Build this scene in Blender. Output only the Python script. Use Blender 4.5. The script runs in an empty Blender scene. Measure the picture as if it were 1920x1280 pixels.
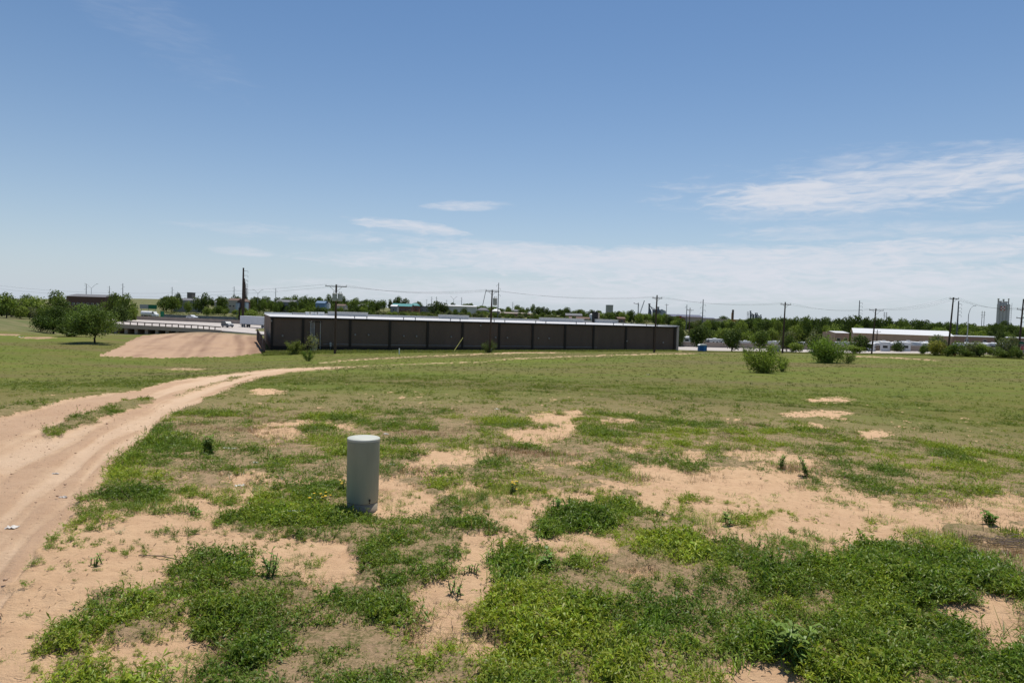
import bpy, math, random
import numpy as np
from mathutils import Matrix, Vector
R = math.radians
random.seed(7); rs = np.random.RandomState(11)
SC = bpy.context.scene; COL = SC.collection
# ------------------------------------------------------------------ camera
F = 1280.0
PITCH, ROLL = R(2.33), R(1.75)
CAM = np.array([0.0, 0.0, 1.6])
fw = np.array([0, math.cos(PITCH), -math.sin(PITCH)]); u0 = np.array([0, math.sin(PITCH), math.cos(PITCH)]); r0 = np.array([1.0, 0, 0])
up = u0 * math.cos(ROLL) - r0 * math.sin(ROLL); rt = r0 * math.cos(ROLL) + u0 * math.sin(ROLL)
cd = bpy.data.cameras.new('camera'); cam = bpy.data.objects.new('camera', cd); COL.objects.link(cam)
cd.sensor_width = 36; cd.lens = 24; cd.clip_start = 0.05; cd.clip_end = 20000
cam.matrix_world = Matrix(((rt[0], up[0], -fw[0], CAM[0]), (rt[1], up[1], -fw[1], CAM[1]), (rt[2], up[2], -fw[2], CAM[2]), (0, 0, 0, 1)))
SC.camera = cam
# ------------------------------------------------------------------ light
SUN_EL, SUN_AZ = R(70), R(14)          # azimuth from +Y towards +X
sd = bpy.data.lights.new('sun', 'SUN'); sd.energy = 5.0; sd.angle = R(0.53); sd.color = (1.0, 0.95, 0.87)
sun = bpy.data.objects.new('sun', sd); COL.objects.link(sun)
sdir = Vector((math.sin(SUN_AZ) * math.cos(SUN_EL), math.cos(SUN_AZ) * math.cos(SUN_EL), math.sin(SUN_EL)))
sun.rotation_euler = sdir.to_track_quat('Z', 'Y').to_euler(); sun.location = (0, 0, 80)
SC.view_settings.view_transform = 'Standard'; SC.view_settings.look = 'None'
SC.view_settings.exposure = 0.0; SC.view_settings.gamma = 1.0

def pdir(px, py):
    return fw + (px - 960) / F * rt + (640 - py) / F * up
def P(px, py, Y):
    d = pdir(px, py); return CAM + d * (Y / d[1])
def proj(x, y, z):
    dx, dy, dz = x - CAM[0], y - CAM[1], z - CAM[2]
    w = dx * fw[0] + dy * fw[1] + dz * fw[2]; w = np.where(w > 0.05, w, 0.05)
    return 960 + F * (dx * rt[0] + dy * rt[1] + dz * rt[2]) / w, 640 - F * (dx * up[0] + dy * up[1] + dz * up[2]) / w

# ------------------------------------------------------------------ world
W = bpy.data.worlds.new('World'); SC.world = W; W.use_nodes = True
nt = W.node_tree; nt.nodes.clear(); N = nt.nodes.new; L = nt.links.new
out = N('ShaderNodeOutputWorld'); bg = N('ShaderNodeBackground'); bg.inputs[1].default_value = 0.09
sky = N('ShaderNodeTexSky'); sky.sky_type = 'NISHITA'; sky.sun_disc = False
sky.sun_elevation = SUN_EL; sky.sun_rotation = SUN_AZ; sky.altitude = 600; sky.air_density = 1.0; sky.dust_density = 0.6; sky.ozone_density = 2.0
def m(op, a, b=None, c=None, clamp=False):
    n = N('ShaderNodeMath'); n.operation = op; n.use_clamp = clamp
    for i, v in enumerate((a, b, c)):
        if v is None: continue
        if isinstance(v, (int, float)): n.inputs[i].default_value = v
        else: L(v, n.inputs[i])
    return n.outputs[0]
tc = N('ShaderNodeTexCoord'); sp = N('ShaderNodeSeparateXYZ'); L(tc.outputs['Generated'], sp.inputs[0])
AZ = m('ARCTAN2', sp.outputs[0], sp.outputs[1]); EL = m('ARCSINE', sp.outputs[2])
def skync(sa, se, off, detail=7, rough=0.58, dist=0.6):
    cb = N('ShaderNodeCombineXYZ'); L(m('MULTIPLY', AZ, sa), cb.inputs[0]); L(m('MULTIPLY', EL, se), cb.inputs[1]); cb.inputs[2].default_value = off
    n = N('ShaderNodeTexNoise'); n.inputs['Scale'].default_value = 1.0; n.inputs['Detail'].default_value = detail
    n.inputs['Roughness'].default_value = rough; n.inputs['Distortion'].default_value = dist; L(cb.outputs[0], n.inputs['Vector']); return n.outputs[0]
n1 = skync(7, 42, 1.3, dist=0.7); n2 = skync(3, 22, 5.1, dist=0.4); n3 = skync(26, 130, 2.2, dist=0.9)
tot = None
# pixel positions only say in which direction of the sky each cloud stands
CL = [(1640, 350, 280, 36, 0.01, .75), (1640, 350, 380, 60, 0.01, .28), (1500, 362, 130, 20, 0.0, 0.7), (1890, 342, 180, 34, 0.05, 0.7), (1900, 305, 120, 10, 0.12, 0.4), (770, 427, 105, 13, -0.10, 1.2), (872, 386, 90, 11, 0.03, 0.8),
      (455, 471, 62, 8, -0.03, 0.55), (1430, 492, 760, 34, -0.02, 1.1), (1000, 470, 330, 16, -0.08, 0.6), (1700, 530, 700, 40, 0.0, 0.7), (1100, 545, 700, 30, 0.0, 0.6), (1650, 468, 420, 14, 0.0, 0.5),
      (1650, 432, 300, 16, -0.03, 0.35), (260, 30, 200, 60, -0.5, 0.05), (560, 440, 180, 14, -0.05, 0.25)]
for i, (cx, cy, rx, ry, tilt, k) in enumerate(CL):
    d = pdir(cx, cy); d = d / np.linalg.norm(d); a0 = math.atan2(d[0], d[1]); e0 = math.asin(d[2])
    cth = math.cos(math.atan((cx - 960) / F))
    A = m('SUBTRACT', AZ, a0); E = m('SUBTRACT', EL, e0 )
    tl = tilt + 0.03
    E2 = m('SUBTRACT', E, m('MULTIPLY', A, tl))
    q = m('ADD', m('POWER', m('DIVIDE', A, rx / F * cth), 2.0), m('POWER', m('DIVIDE', E2, ry / F), 2.0))
    q = m('SUBTRACT', q, m('MULTIPLY', m('SUBTRACT', m('ADD', m('MULTIPLY', n1 if i % 2 else n2, .6), m('MULTIPLY', n3, .4)), 0.5), 4.5))
    f = m('MULTIPLY', m('SUBTRACT', 1.0, m('SMOOTH_MIN', q, 1.0, 0.4), clamp=True), k)
    tot = f if tot is None else m('ADD', tot, f)
n4 = skync(12, 90, 7.7, detail=7, rough=0.55, dist=1.0)
fib = m('MULTIPLY', m('MULTIPLY', tot, 1.15), m('POWER', m('MAXIMUM', m('MULTIPLY', m('ADD', m('ADD', n1, n3), n4), 0.66), 0.0), 2.6))
fac = m('SUBTRACT', 1.0, m('POWER', 2.718, m('MULTIPLY', fib, -1.0)), clamp=True)
fac = m('MULTIPLY', fac, m('GREATER_THAN', sp.outputs[1], -0.3))
hz = N('ShaderNodeMix'); hz.data_type = 'RGBA'; L(m('MULTIPLY', m('POWER', 2.718, m('MULTIPLY', m('MAXIMUM', EL, 0.0), -6.5)), 0.85), hz.inputs[0]); hsv = N('ShaderNodeHueSaturation'); hsv.inputs['Saturation'].default_value = 1.20; hsv.inputs['Value'].default_value = 1.08; hsv.inputs['Hue'].default_value = 0.499; L(sky.outputs[0], hsv.inputs['Color']); L(hsv.outputs[0], hz.inputs[6]); hz.inputs[7].default_value = (6.0, 6.9, 8.2, 1)
mx = N('ShaderNodeMix'); mx.data_type = 'RGBA'; L(fac, mx.inputs[0]); L(hz.outputs[2], mx.inputs[6]); mx.inputs[7].default_value = (7.7, 8.0, 8.8, 1)
L(mx.outputs[2], bg.inputs[0]); L(bg.outputs[0], out.inputs[0])

# ------------------------------------------------------------------ numeric noise
def _h(ix, iy, s):
    n = (ix.astype(np.int64) * 374761393 + iy.astype(np.int64) * 668265263 + s * 1442695041) & 0x7fffffff
    n = ((n ^ (n >> 13)) * 1274126177) & 0x7fffffff
    return ((n ^ (n >> 16)) & 0xffff) / 65535.0
def vn(x, y, s=0):
    x = np.asarray(x, float); y = np.asarray(y, float)
    ix = np.floor(x); iy = np.floor(y); fx = x - ix; fy = y - iy; fx = fx * fx * (3 - 2 * fx); fy = fy * fy * (3 - 2 * fy)
    a = _h(ix, iy, s); b = _h(ix + 1, iy, s); c = _h(ix, iy + 1, s); d = _h(ix + 1, iy + 1, s)
    return a + (b - a) * fx + (c - a) * fy + (a - b - c + d) * fx * fy
def fbm(x, y, s=0, o=4):
    t = 0; a = 0.5; nrm = 0
    for i in range(o):
        t = t + a * vn(x * 2 ** i + 13.7 * i, y * 2 ** i - 7.1 * i, s + i); nrm += a; a *= 0.5
    return t / nrm
def sst(x, a, b):
    t = np.clip((x - a) / (b - a), 0, 1); return t * t * (3 - 2 * t)

# ------------------------------------------------------------------ terrain height
HZ = lambda px: 588 + math.tan(ROLL) * (px - 960)
anch = []
for az in (-0.75, -0.38, 0, 0.38, 0.75):
    for r, z in ((1.2, 0), (3, 0), (5.5, 0), (8, -0.12), (14, -0.42), (25, -1.05)):
        anch.append((az, math.log(r), z))
def A_(px, py, Y):
    p = P(px, py, Y); anch.append((math.atan2(p[0], p[1]), math.log(math.hypot(p[0], p[1])), p[2]))
for t in [(500, 662, 112), (627, 663, 111), (919, 661, 121), (1227, 659, 136), (1400, 660, 146), (1468, 661, 150), (1640, 664, 150), (960, 694, 50), (1440, 699, 57), (1555, 679, 85), (600, 692, 50),
          (1780, 668, 128), (1912, 672, 125), (1900, 692, 72), (1900, 730, 35), (0, 655, 90), (175, 642, 105), (340, 668, 98), (20, 622, 150), (250, 632, 185), (380, 622, 190), (470, 628, 180), (20, 600, 235),
          (240, 606, 300), (150, 629, 226), (250, 632, 226), (320, 630, 225), (372, 625, 220), (400, 611, 262), (490, 619, 232), (430, 624.5, 222), (500, 631, 212), (450, 613, 265), (1290, 657, 187), (1500, 660, 182), (1720, 662, 172), (1680, 660, 228), (1900, 656, 228), (1400, 652, 240), (1600, 651, 300), (1900, 645, 320),
          (800, 640, 200), (1050, 648, 195), (620, 625, 230), (800, 622, 260), (1050, 632, 270)]: A_(*t)
for Y, ys in ((430, ((0, 584), (270, 590), (400, 594), (540, 597), (700, 597), (960, 603), (1250, 619), (1500, 632), (1920, 640))),
              (750, ((0, 573), (270, 575), (480, 581), (700, 582), (960, 591), (1250, 603), (1500, 611), (1920, 622))),
              (1500, ((0, 561), (270, 560), (480, 567), (700, 576), (960, 586), (1250, 596), (1500, 602), (1750, 609), (1920, 613))),
              (5000, ((0, 560), (480, 573), (960, 588), (1400, 601), (1920, 616)))):
    for px, py in ys: A_(px, py, Y)
anch = np.array(anch); SA = 2.2
AX = np.stack([anch[:, 0] * SA, anch[:, 1]], 1)
def tk(d2): return np.where(d2 > 1e-12, 0.5 * d2 * np.log(np.maximum(d2, 1e-12)), 0)
n = len(AX); K = tk(((AX[:, None] - AX[None]) ** 2).sum(2)) + np.eye(n) * 0.002
M = np.zeros((n + 3, n + 3)); M[:n, :n] = K; M[:n, n] = 1; M[:n, n + 1:] = AX; M[n, :n] = 1; M[n + 1:, :n] = AX.T
wts = np.linalg.solve(M, np.concatenate([anch[:, 2], [0, 0, 0]]))
def gz(x, y):
    x = np.asarray(x, float); y = np.asarray(y, float); sh = x.shape; x = x.ravel(); y = y.ravel()
    a = np.clip(np.arctan2(x, y), -0.8, 0.8) * SA; l = np.log(np.clip(np.hypot(x, y), 1.2, 5000)); o = np.empty(len(x))
    for i in range(0, len(x), 20000):
        s = slice(i, i + 20000)
        k = tk((a[s, None] - AX[None, :, 0]) ** 2 + (l[s, None] - AX[None, :, 1]) ** 2)
        o[s] = k @ wts[:n] + wts[n] + a[s] * wts[n + 1] + l[s] * wts[n + 2]
    r = np.hypot(x, y)
    o += (fbm(x * 0.35, y * 0.35, 3) - 0.5) * 0.10 * sst(r, 1, 8) + (fbm(x * 2.2, y * 2.2, 5) - 0.5) * 0.05 * (1 - sst(r, 40, 90))
    o += (fbm(x * 0.02, y * 0.02, 8) - 0.5) * 1.2 * sst(r, 250, 500)
    return o.reshape(sh)
def G1(x, y): return float(gz(np.array([x]), np.array([y]))[0])
def hit(px, py):
    """the ground point seen in the direction of a pixel"""
    d = pdir(px, py); ts = np.exp(np.linspace(math.log(1.5), math.log(4000), 900)); p = CAM[None] + d[None] * ts[:, None]
    below = p[:, 2] < gz(p[:, 0], p[:, 1]); i = int(np.argmax(below))
    if not below.any(): i = 899
    lo, hi = ts[max(i - 1, 0)], ts[i]
    for _ in range(12):
        mid = (lo + hi) / 2; q = CAM + d * mid
        if q[2] < G1(q[0], q[1]): hi = mid
        else: lo = mid
    q = CAM + d * hi; q[2] = G1(q[0], q[1]); return q
def at(px, Y, top=None):
    """ground point at depth Y below a pixel column; with top: (point, height of a thing reaching pixel row top)"""
    py = HZ(px) + 10
    for _ in range(4):
        p = P(px, py, Y); z = G1(p[0], p[1]); _, py = proj(p[0], p[1], z); py = float(py)
    p = P(px, py, Y); p[2] = z
    if top is None: return p
    return p, P(px, top, Y)[2] - z
def pw(w, Y): return w * Y / F

# ------------------------------------------------------------------ ground cover layout
ROWS = """
7777777777777777777777777777777777777777
7777777777777777777777777777777777777777
7777777777777777777777777777777777777777
7777777777777777777777777777777777777777
7777777777666777777777777777777777777777
7777777777777777777777777777777777777777
0000777777777755446666666377764477888888
0000777774555665554466664212323635888888
0005666410378613263555445211125435368887
0003111325799631274126656530101233521124
0001111677689999799527678883100233324765
0003221521321588886246237996321225565666
0001001683523178751498567889985538889887
0003613766672787741699897679999999999888
0014775557886488623899999999999999999887
0005687678999999315999999999999999634533
0257763677999998116999999999999999757531
0476541269999998212499999999999999746652
2557411258999999996799999999957856747775
1476533289999999999999999998523466736575
""".split()
AM = np.array([[int(c) for c in r.ljust(40, '9')[:40]] for r in ROWS]) / 9.0
SANDS = [(1020, 787, 38, 8), (1060, 800, 22, 8), (1075, 779, 20, 5), (1008, 820, 52, 10), (1045, 813, 30, 6), (880, 855, 62, 9), (830, 862, 40, 6), (1290, 859, 32, 8), (1180, 845, 28, 5), (1555, 750, 46, 3.6), (1535, 777, 60, 3.6), (1490, 781, 26, 2.4), (1570, 785, 20, 2),
         (1520, 800, 28, 4), (1640, 817, 36, 6), (560, 795, 42, 5), (520, 812, 42, 8), (1430, 858, 50, 9), (1390, 855, 25, 5), (500, 735, 30, 4), (650, 800, 25, 5), (1160, 791, 35, 3), (1480, 866, 20, 6),
         (908, 1055, 30, 32), (868, 1105, 48, 30), (835, 1160, 62, 38), (800, 1208, 50, 24), (900, 1222, 40, 16), (540, 1028, 100, 20), (655, 1075, 42, 26), (375, 955, 60, 18), (290, 1005, 110, 40), (230, 1070, 80, 30), (1395, 925, 120, 34), (1500, 975, 150, 24), (1600, 1002, 110, 18), (1255, 895, 45, 14),
         (1850, 942, 100, 14), (1080, 1018, 48, 20), (950, 1010, 40, 12), (985, 945, 85, 18), (765, 942, 58, 18), (1790, 1160, 60, 18), (1885, 1180, 50, 50), (325, 1235, 60, 32), (1190, 1085, 36, 12), (1440, 1262, 60, 14)]
def polyd(px, py, pts, hw):
    best = np.full(px.shape, 1e9)
    for (ax, ay), (bx, by) in zip(pts[:-1], pts[1:]):
        vx, vy = bx - ax, by - ay; t = np.clip(((px - ax) * vx + (py - ay) * vy) / (vx * vx + vy * vy), 0, 1)
        best = np.minimum(best, np.hypot((px - ax - t * vx) * 0.35, py - ay - t * vy))
    return 1 - sst(best, hw * 0.5, hw * 1.4)
def inpoly(px, py, pts):
    ins = np.zeros(px.shape, bool); j = len(pts) - 1
    for i in range(len(pts)):
        xi, yi = pts[i]; xj, yj = pts[j]
        c = ((yi > py) != (yj > py)) & (px < (xj - xi) * (py - yi) / (yj - yi + 1e-9) + xi); ins ^= c; j = i
    return ins
RAMP = [(185, 667), (222, 652), (243, 639), (262, 630), (290, 627), (345, 623), (380, 618), (415, 613), (488, 617), (490, 662), (440, 668), (300, 671), (230, 669)]
UPX = [-500, -300, 0, 130, 260, 330, 420, 520, 700, 870]; UPY = [935, 870, 783, 748, 730, 712, 702, 691, 684, 677]
LWX = [-100, 0, 60, 110, 150, 180, 215, 275, 300, 340, 400, 470, 540, 700, 870]; LWY = [1260, 1130, 1040, 990, 945, 905, 870, 830, 795, 768, 741, 713, 696.5, 685.5, 678.2]
def masks(x, y, z):
    px, py = proj(x, y, z); r = np.hypot(x, y); front = y > 1.2
    amp = np.clip((py - 600) / 300, 0.02, 1.6)
    wx = px + 34 * amp * (fbm(x * 1.3, y * 1.3, 21) - 0.5) + 44 * amp * (fbm(x * 5, y * 5, 22) - 0.5)
    wy = py + 16 * amp * (fbm(x * 1.3, y * 1.3, 23) - 0.5) + 18 * amp * (fbm(x * 5, y * 5, 24) - 0.5)
    gx = np.clip((wx - 24) / 48, 0, 38.999); gy = np.clip((wy - 695) / 30, 0, 18.999)
    ix = gx.astype(int); iy = gy.astype(int); fx = gx - ix; fy = gy - iy
    c = AM[iy, ix] * (1 - fx) * (1 - fy) + AM[iy, ix + 1] * fx * (1 - fy) + AM[iy + 1, ix] * (1 - fx) * fy + AM[iy + 1, ix + 1] * fx * fy
    c = np.where(front, c, 0.6) + .35 * sst(r, 20, 42)
    for cx, cy, rx, ry in SANDS:
        q = ((wx - cx) / rx) ** 2 + ((wy - cy) / (ry * 1.25)) ** 2; c = c - (0.42 if cy > 882 else 0.75) * np.exp(-q * q * 0.8) * front
    nn = fbm(x * 2.6, y * 2.6, 31, 5)
    nh = fbm(x * 11, y * 11, 35, 3); veg = sst(c + 0.62 * (nn - 0.5) + 0.55 * (nh - 0.5), 0.50, 0.64)
    tr = sst(wy, np.interp(wx, UPX, UPY) - 2, np.interp(wx, UPX, UPY) + 2) * (1 - sst(wy, np.interp(wx, LWX, LWY) - 3, np.interp(wx, LWX, LWY) + 6)) * (wx < 870) * front
    med = polyd(wx, wy, [(105, 812), (150, 790), (200, 770), (268, 752)], 8)
    med2 = polyd(wx, wy, [(330, 742), (420, 714), (470, 702)], 1.5) * 0.5
    tr = tr * (1 - sst(wx, 500, 760) * sst(nn, .62, .40) * .9)
    tr = tr * (1 - np.clip(med * 1.3 - 0.15 + (nn - 0.5), 0, 1)) * (1 - med2)
    thin = np.zeros(px.shape)
    for pts, hw in (([(860, 679), (900, 679), (935, 674), (1000, 671), (1060, 668.5), (1140, 666), (1200, 664.5), (1300, 663)], 1.3), ([(600, 680), (680, 674), (760, 669.5), (810, 667), (860, 665.5), (920, 663), (1000, 661), (1060, 661)], 1.2),
                    ([(930, 662.5), (980, 660.5), (1040, 661)], 1.8), ([(1590, 667), (1680, 671), (1760, 676)], 1.2)):
        thin = np.maximum(thin, polyd(wx, wy, pts, hw * .6) * (0.15 + 0.9 * nn))
    dirt = np.where(inpoly(wx, wy, RAMP) & front, 1.0, 0.0)
    for cx, cy, rx, ry in ((15, 610, 46, 8), (70, 634, 40, 2), (10, 628, 30, 1.5), (350, 692, 50, 3)):
        dirt = np.maximum(dirt, np.exp(-(((wx - cx) / rx) ** 2 + ((wy - cy) / ry) ** 2) ** 2) * front * (1.0 if cy < 650 else 0.5))
    thin = np.clip(thin * front, 0, 1)
    veg = veg * (1 - tr) * (1 - np.clip(dirt * 1.2, 0, 1)) * (1 - np.clip(thin * 1.3, 0, 1))
    return veg, np.maximum(tr, thin), dirt, c
def ruts(x, y, z):
    px, py = proj(x, y, z); U = np.interp(px, UPX, UPY); Lw = np.interp(px, LWX, LWY); t = (py - U) / np.maximum(Lw - U, 3)
    k = np.log(np.maximum(np.hypot(x, y), 1)); w = fbm(t * 9 + .4 * fbm(k * 3, t, 9), k * 2.2, 52, 4)
    two = np.exp(-((t - .22) / .10) ** 2) + np.exp(-((t - .62) / .10) ** 2)
    a = .93 * x + .36 * y + 1.2 * fbm(x * .05, y * .05, 14); d = fbm(a * .55, y * .012 + 3, 53, 3) * .75 + fbm(x * .9, y * .3, 55, 3) * .25
    return np.where(np.hypot(x, y) > 85, d, np.clip(w * .8 + .2 * two, 0, 1))

# ------------------------------------------------------------------ mesh helpers
def tag(o, label=None, cat=None, group=None, kind=None):
    for k, v in (('label', label), ('category', cat), ('group', group), ('kind', kind)):
        if v: o[k] = v
    return o
def empty(name, loc, rz=0, label=None, cat=None, group=None):
    o = bpy.data.objects.new(name, None); COL.objects.link(o); o.location = [float(v) for v in loc]; o.rotation_euler = (0, 0, rz); o.empty_display_size = 0.3
    return tag(o, label, cat, group)
def raw(name, V, Fc, mat, parent=None, col=None, smooth=False, loc=None):
    """V (n,3) array, Fc list of (k,4)/(k,3) arrays"""
    me = bpy.data.meshes.new(name); V = np.asarray(V, np.float32); me.vertices.add(len(V)); me.vertices.foreach_set('co', V.ravel())
    if not isinstance(Fc, list): Fc = [Fc]
    Fc = [np.asarray(f, np.int32) for f in Fc if len(f)]
    nl = sum(f.size for f in Fc); npg = sum(len(f) for f in Fc); me.loops.add(nl); me.loops.foreach_set('vertex_index', np.concatenate([f.ravel() for f in Fc]))
    me.polygons.add(npg); st = []; c = 0
    for f in Fc: st.append(c + np.arange(len(f)) * f.shape[1]); c += f.size
    me.polygons.foreach_set('loop_start', np.concatenate(st).astype(np.int32))
    if col is not None:
        at_ = me.color_attributes.new('Col', 'FLOAT_COLOR', 'POINT'); c4 = np.ones((len(V), 4), np.float32); c4[:, :3] = col; at_.data.foreach_set('color', c4.ravel())
    me.update(calc_edges=True)
    if smooth: me.polygons.foreach_set('use_smooth', np.ones(npg, bool))
    me.materials.append(mat); o = bpy.data.objects.new(name, me); COL.objects.link(o)
    if parent: o.parent = parent
    if loc is not None: o.location = [float(v) for v in loc]
    return o
class MB:
    def __init__(s): s.v = []; s.f = []
    def add(s, V, Fs):
        b = len(s.v); s.v += [tuple(map(float, p)) for p in V]; s.f += [tuple(i + b for i in f) for f in Fs]; return s
    def box(s, x0, x1, y0, y1, z0, z1, T=None):
        V = [(x, y, z) for z in (z0, z1) for y in (y0, y1) for x in (x0, x1)]
        if T is not None: V = [tuple(T @ Vector(p)) for p in V]
        return s.add(V, [(0, 2, 3, 1), (4, 5, 7, 6), (0, 1, 5, 4), (2, 6, 7, 3), (0, 4, 6, 2), (1, 3, 7, 5)])
    def tube(s, pts, rad, n=6, cap=True):
        pts = [Vector(p) for p in pts]; rad = rad if isinstance(rad, (list, tuple)) else [rad] * len(pts); V = []; Fs = []
        for i, p in enumerate(pts):
            d = (pts[min(i + 1, len(pts) - 1)] - pts[max(i - 1, 0)]).normalized(); a = d.cross(Vector((0, 0, 1)) if abs(d.z) < 0.9 else Vector((1, 0, 0))).normalized(); b = d.cross(a)
            for k in range(n):
                t = 2 * math.pi * k / n; V.append(p + (a * math.cos(t) + b * math.sin(t)) * rad[i])
        for i in range(len(pts) - 1):
            for k in range(n): Fs.append((i * n + k, i * n + (k + 1) % n, (i + 1) * n + (k + 1) % n, (i + 1) * n + k))
        if cap: Fs.append(tuple(range(n))); Fs.append(tuple((len(pts) - 1) * n + k for k in reversed(range(n))))
        return s.add(V, Fs)
    def prism(s, prof, y0, y1, T=None):
        """profile of (x,z) points extruded along y"""
        k = len(prof); V = [(x, y0, z) for x, z in prof] + [(x, y1, z) for x, z in prof]
        if T is not None: V = [tuple(T @ Vector(p)) for p in V]
        return s.add(V, [tuple(range(k)), tuple(reversed(range(k, 2 * k)))] + [(i, (i + 1) % k, (i + 1) % k + k, i + k) for i in range(k)])
    def lathe(s, prof, n=16, cx=0, cy=0):
        V = [(cx + r * math.cos(2 * math.pi * k / n), cy + r * math.sin(2 * math.pi * k / n), z) for r, z in prof for k in range(n)]
        Fs = [(i * n + k, i * n + (k + 1) % n, (i + 1) * n + (k + 1) % n, (i + 1) * n + k) for i in range(len(prof) - 1) for k in range(n)]
        Fs.append(tuple(range(n))); Fs.append(tuple((len(prof) - 1) * n + k for k in range(n))); return s.add(V, Fs)
    def build(s, name, mat, parent=None, bevel=0, smooth=False, fix=True):
        me = bpy.data.meshes.new(name); me.from_pydata(s.v, [], s.f)
        if fix:
            import bmesh
            bm = bmesh.new(); bm.from_mesh(me); bmesh.ops.recalc_face_normals(bm, faces=bm.faces); bm.to_mesh(me); bm.free()
        me.materials.append(mat)
        if smooth:
            for p in me.polygons: p.use_smooth = True
        o = bpy.data.objects.new(name, me); COL.objects.link(o)
        if parent: o.parent = parent
        if bevel:
            b = o.modifiers.new('bevel', 'BEVEL'); b.width = bevel; b.segments = 2; b.limit_method = 'ANGLE'
        return o
def copy_tree(o, parent=None):
    c = o.copy(); COL.objects.link(c); c.parent = parent
    for ch in list(o.children): copy_tree(ch, c)
    return c
# ------------------------------------------------------------------ materials
MATS = {}
def mat(name, c, rough=0.8, var=0.12, scale=2.0, metal=0.0, stretch=(1, 1, 1), bump=0.0, spec=0.3):
    if name in MATS: return MATS[name]
    mt = bpy.data.materials.new(name); mt.use_nodes = True; t = mt.node_tree; b = t.nodes['Principled BSDF']
    b.inputs['Roughness'].default_value = rough; b.inputs['Metallic'].default_value = metal; b.inputs['Specular IOR Level'].default_value = spec
    tcn = t.nodes.new('ShaderNodeTexCoord'); mp = t.nodes.new('ShaderNodeMapping'); mp.inputs['Scale'].default_value = stretch; t.links.new(tcn.outputs['Object'], mp.inputs[0])
    nz = t.nodes.new('ShaderNodeTexNoise'); nz.inputs['Scale'].default_value = scale; nz.inputs['Detail'].default_value = 6; nz.inputs['Roughness'].default_value = 0.65; t.links.new(mp.outputs[0], nz.inputs['Vector'])
    rp = t.nodes.new('ShaderNodeMapRange'); rp.inputs[1].default_value = 0.3; rp.inputs[2].default_value = 0.7; rp.inputs[3].default_value = 1 - var; rp.inputs[4].default_value = 1 + var; t.links.new(nz.outputs[0], rp.inputs[0])
    v = t.nodes.new('ShaderNodeVectorMath'); v.operation = 'SCALE'; v.inputs[0].default_value = c; t.links.new(rp.outputs[0], v.inputs['Scale']); t.links.new(v.outputs[0], b.inputs['Base Color'])
    if bump:
        bp = t.nodes.new('ShaderNodeBump'); bp.inputs['Strength'].default_value = bump; bp.inputs['Distance'].default_value = 0.02; t.links.new(nz.outputs[0], bp.inputs['Height']); t.links.new(bp.outputs[0], b.inputs['Normal'])
    MATS[name] = mt; return mt
def leafmat(name, c, var=0.25, scale=1.5, trans=0.3, attr=False, gloss=0.06):
    mt = bpy.data.materials.new(name); mt.use_nodes = True; t = mt.node_tree; t.nodes.clear(); A = t.nodes.new
    o = A('ShaderNodeOutputMaterial'); d = A('ShaderNodeBsdfDiffuse'); tr = A('ShaderNodeBsdfTranslucent'); g = A('ShaderNodeBsdfGlossy'); g.inputs['Roughness'].default_value = 0.45
    tcn = A('ShaderNodeTexCoord'); nz = A('ShaderNodeTexNoise'); nz.inputs['Scale'].default_value = scale; nz.inputs['Detail'].default_value = 4; t.links.new(tcn.outputs['Object'], nz.inputs['Vector'])
    rp = A('ShaderNodeMapRange'); rp.inputs[1].default_value = 0.3; rp.inputs[2].default_value = 0.7; rp.inputs[3].default_value = 1 - var; rp.inputs[4].default_value = 1 + var; t.links.new(nz.outputs[0], rp.inputs[0])
    v = A('ShaderNodeVectorMath'); v.operation = 'SCALE'
    if attr:
        at_ = A('ShaderNodeAttribute'); at_.attribute_name = 'Col'; t.links.new(at_.outputs['Color'], v.inputs[0])
    else: v.inputs[0].default_value = c
    t.links.new(rp.outputs[0], v.inputs['Scale']); t.links.new(v.outputs[0], d.inputs[0])
    hs = A('ShaderNodeVectorMath'); hs.operation = 'MULTIPLY'; hs.inputs[1].default_value = (1.25, 1.35, 0.6); t.links.new(v.outputs[0], hs.inputs[0]); t.links.new(hs.outputs[0], tr.inputs[0])
    m1 = A('ShaderNodeMixShader'); m1.inputs[0].default_value = trans; t.links.new(d.outputs[0], m1.inputs[1]); t.links.new(tr.outputs[0], m1.inputs[2])
    m2 = A('ShaderNodeMixShader'); m2.inputs[0].default_value = gloss; t.links.new(m1.outputs[0], m2.inputs[1]); t.links.new(g.outputs[0], m2.inputs[2]); t.links.new(m2.outputs[0], o.inputs[0])
    MATS[name] = mt; return mt
M_ped = mat('pedestal_plastic', (0.30, 0.305, 0.23), 0.55, 0.09, 5, stretch=(1.5, 1.5, .35), bump=0.1)
M_pedbase = mat('pedestal_base', (0.27, 0.235, 0.175), 0.75, 0.2, 14)
M_wall = mat('brown_metal_wall', (0.138, 0.094, 0.070), 0.6, 0.14, 0.35, stretch=(1, 1, .3))
M_trim = mat('dark_trim', (0.022, 0.015, 0.012), 0.5, 0.1)
M_white = mat('white_paint', (0.78, 0.78, 0.76), 0.5, 0.05, 0.5)
M_grey = mat('grey_metal', (0.36, 0.36, 0.36), 0.5, 0.1)
M_lgrey = mat('light_grey_metal', (0.5, 0.5, 0.49), 0.5, 0.1)
M_pole = mat('weathered_wood', (0.085, 0.055, 0.040), 0.9, 0.3, 3, stretch=(6, 6, .5))
M_steel = mat('dark_steel', (0.12, 0.12, 0.125), 0.5, 0.1)
M_black = mat('black_rubber', (0.02, 0.02, 0.02), 0.7, 0.1)
M_glass = mat('dark_glass', (0.03, 0.035, 0.045), 0.1, 0.05, spec=0.6)
M_conc = mat('pale_concrete', (0.50, 0.46, 0.41), 0.85, 0.08, 0.4)
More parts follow.
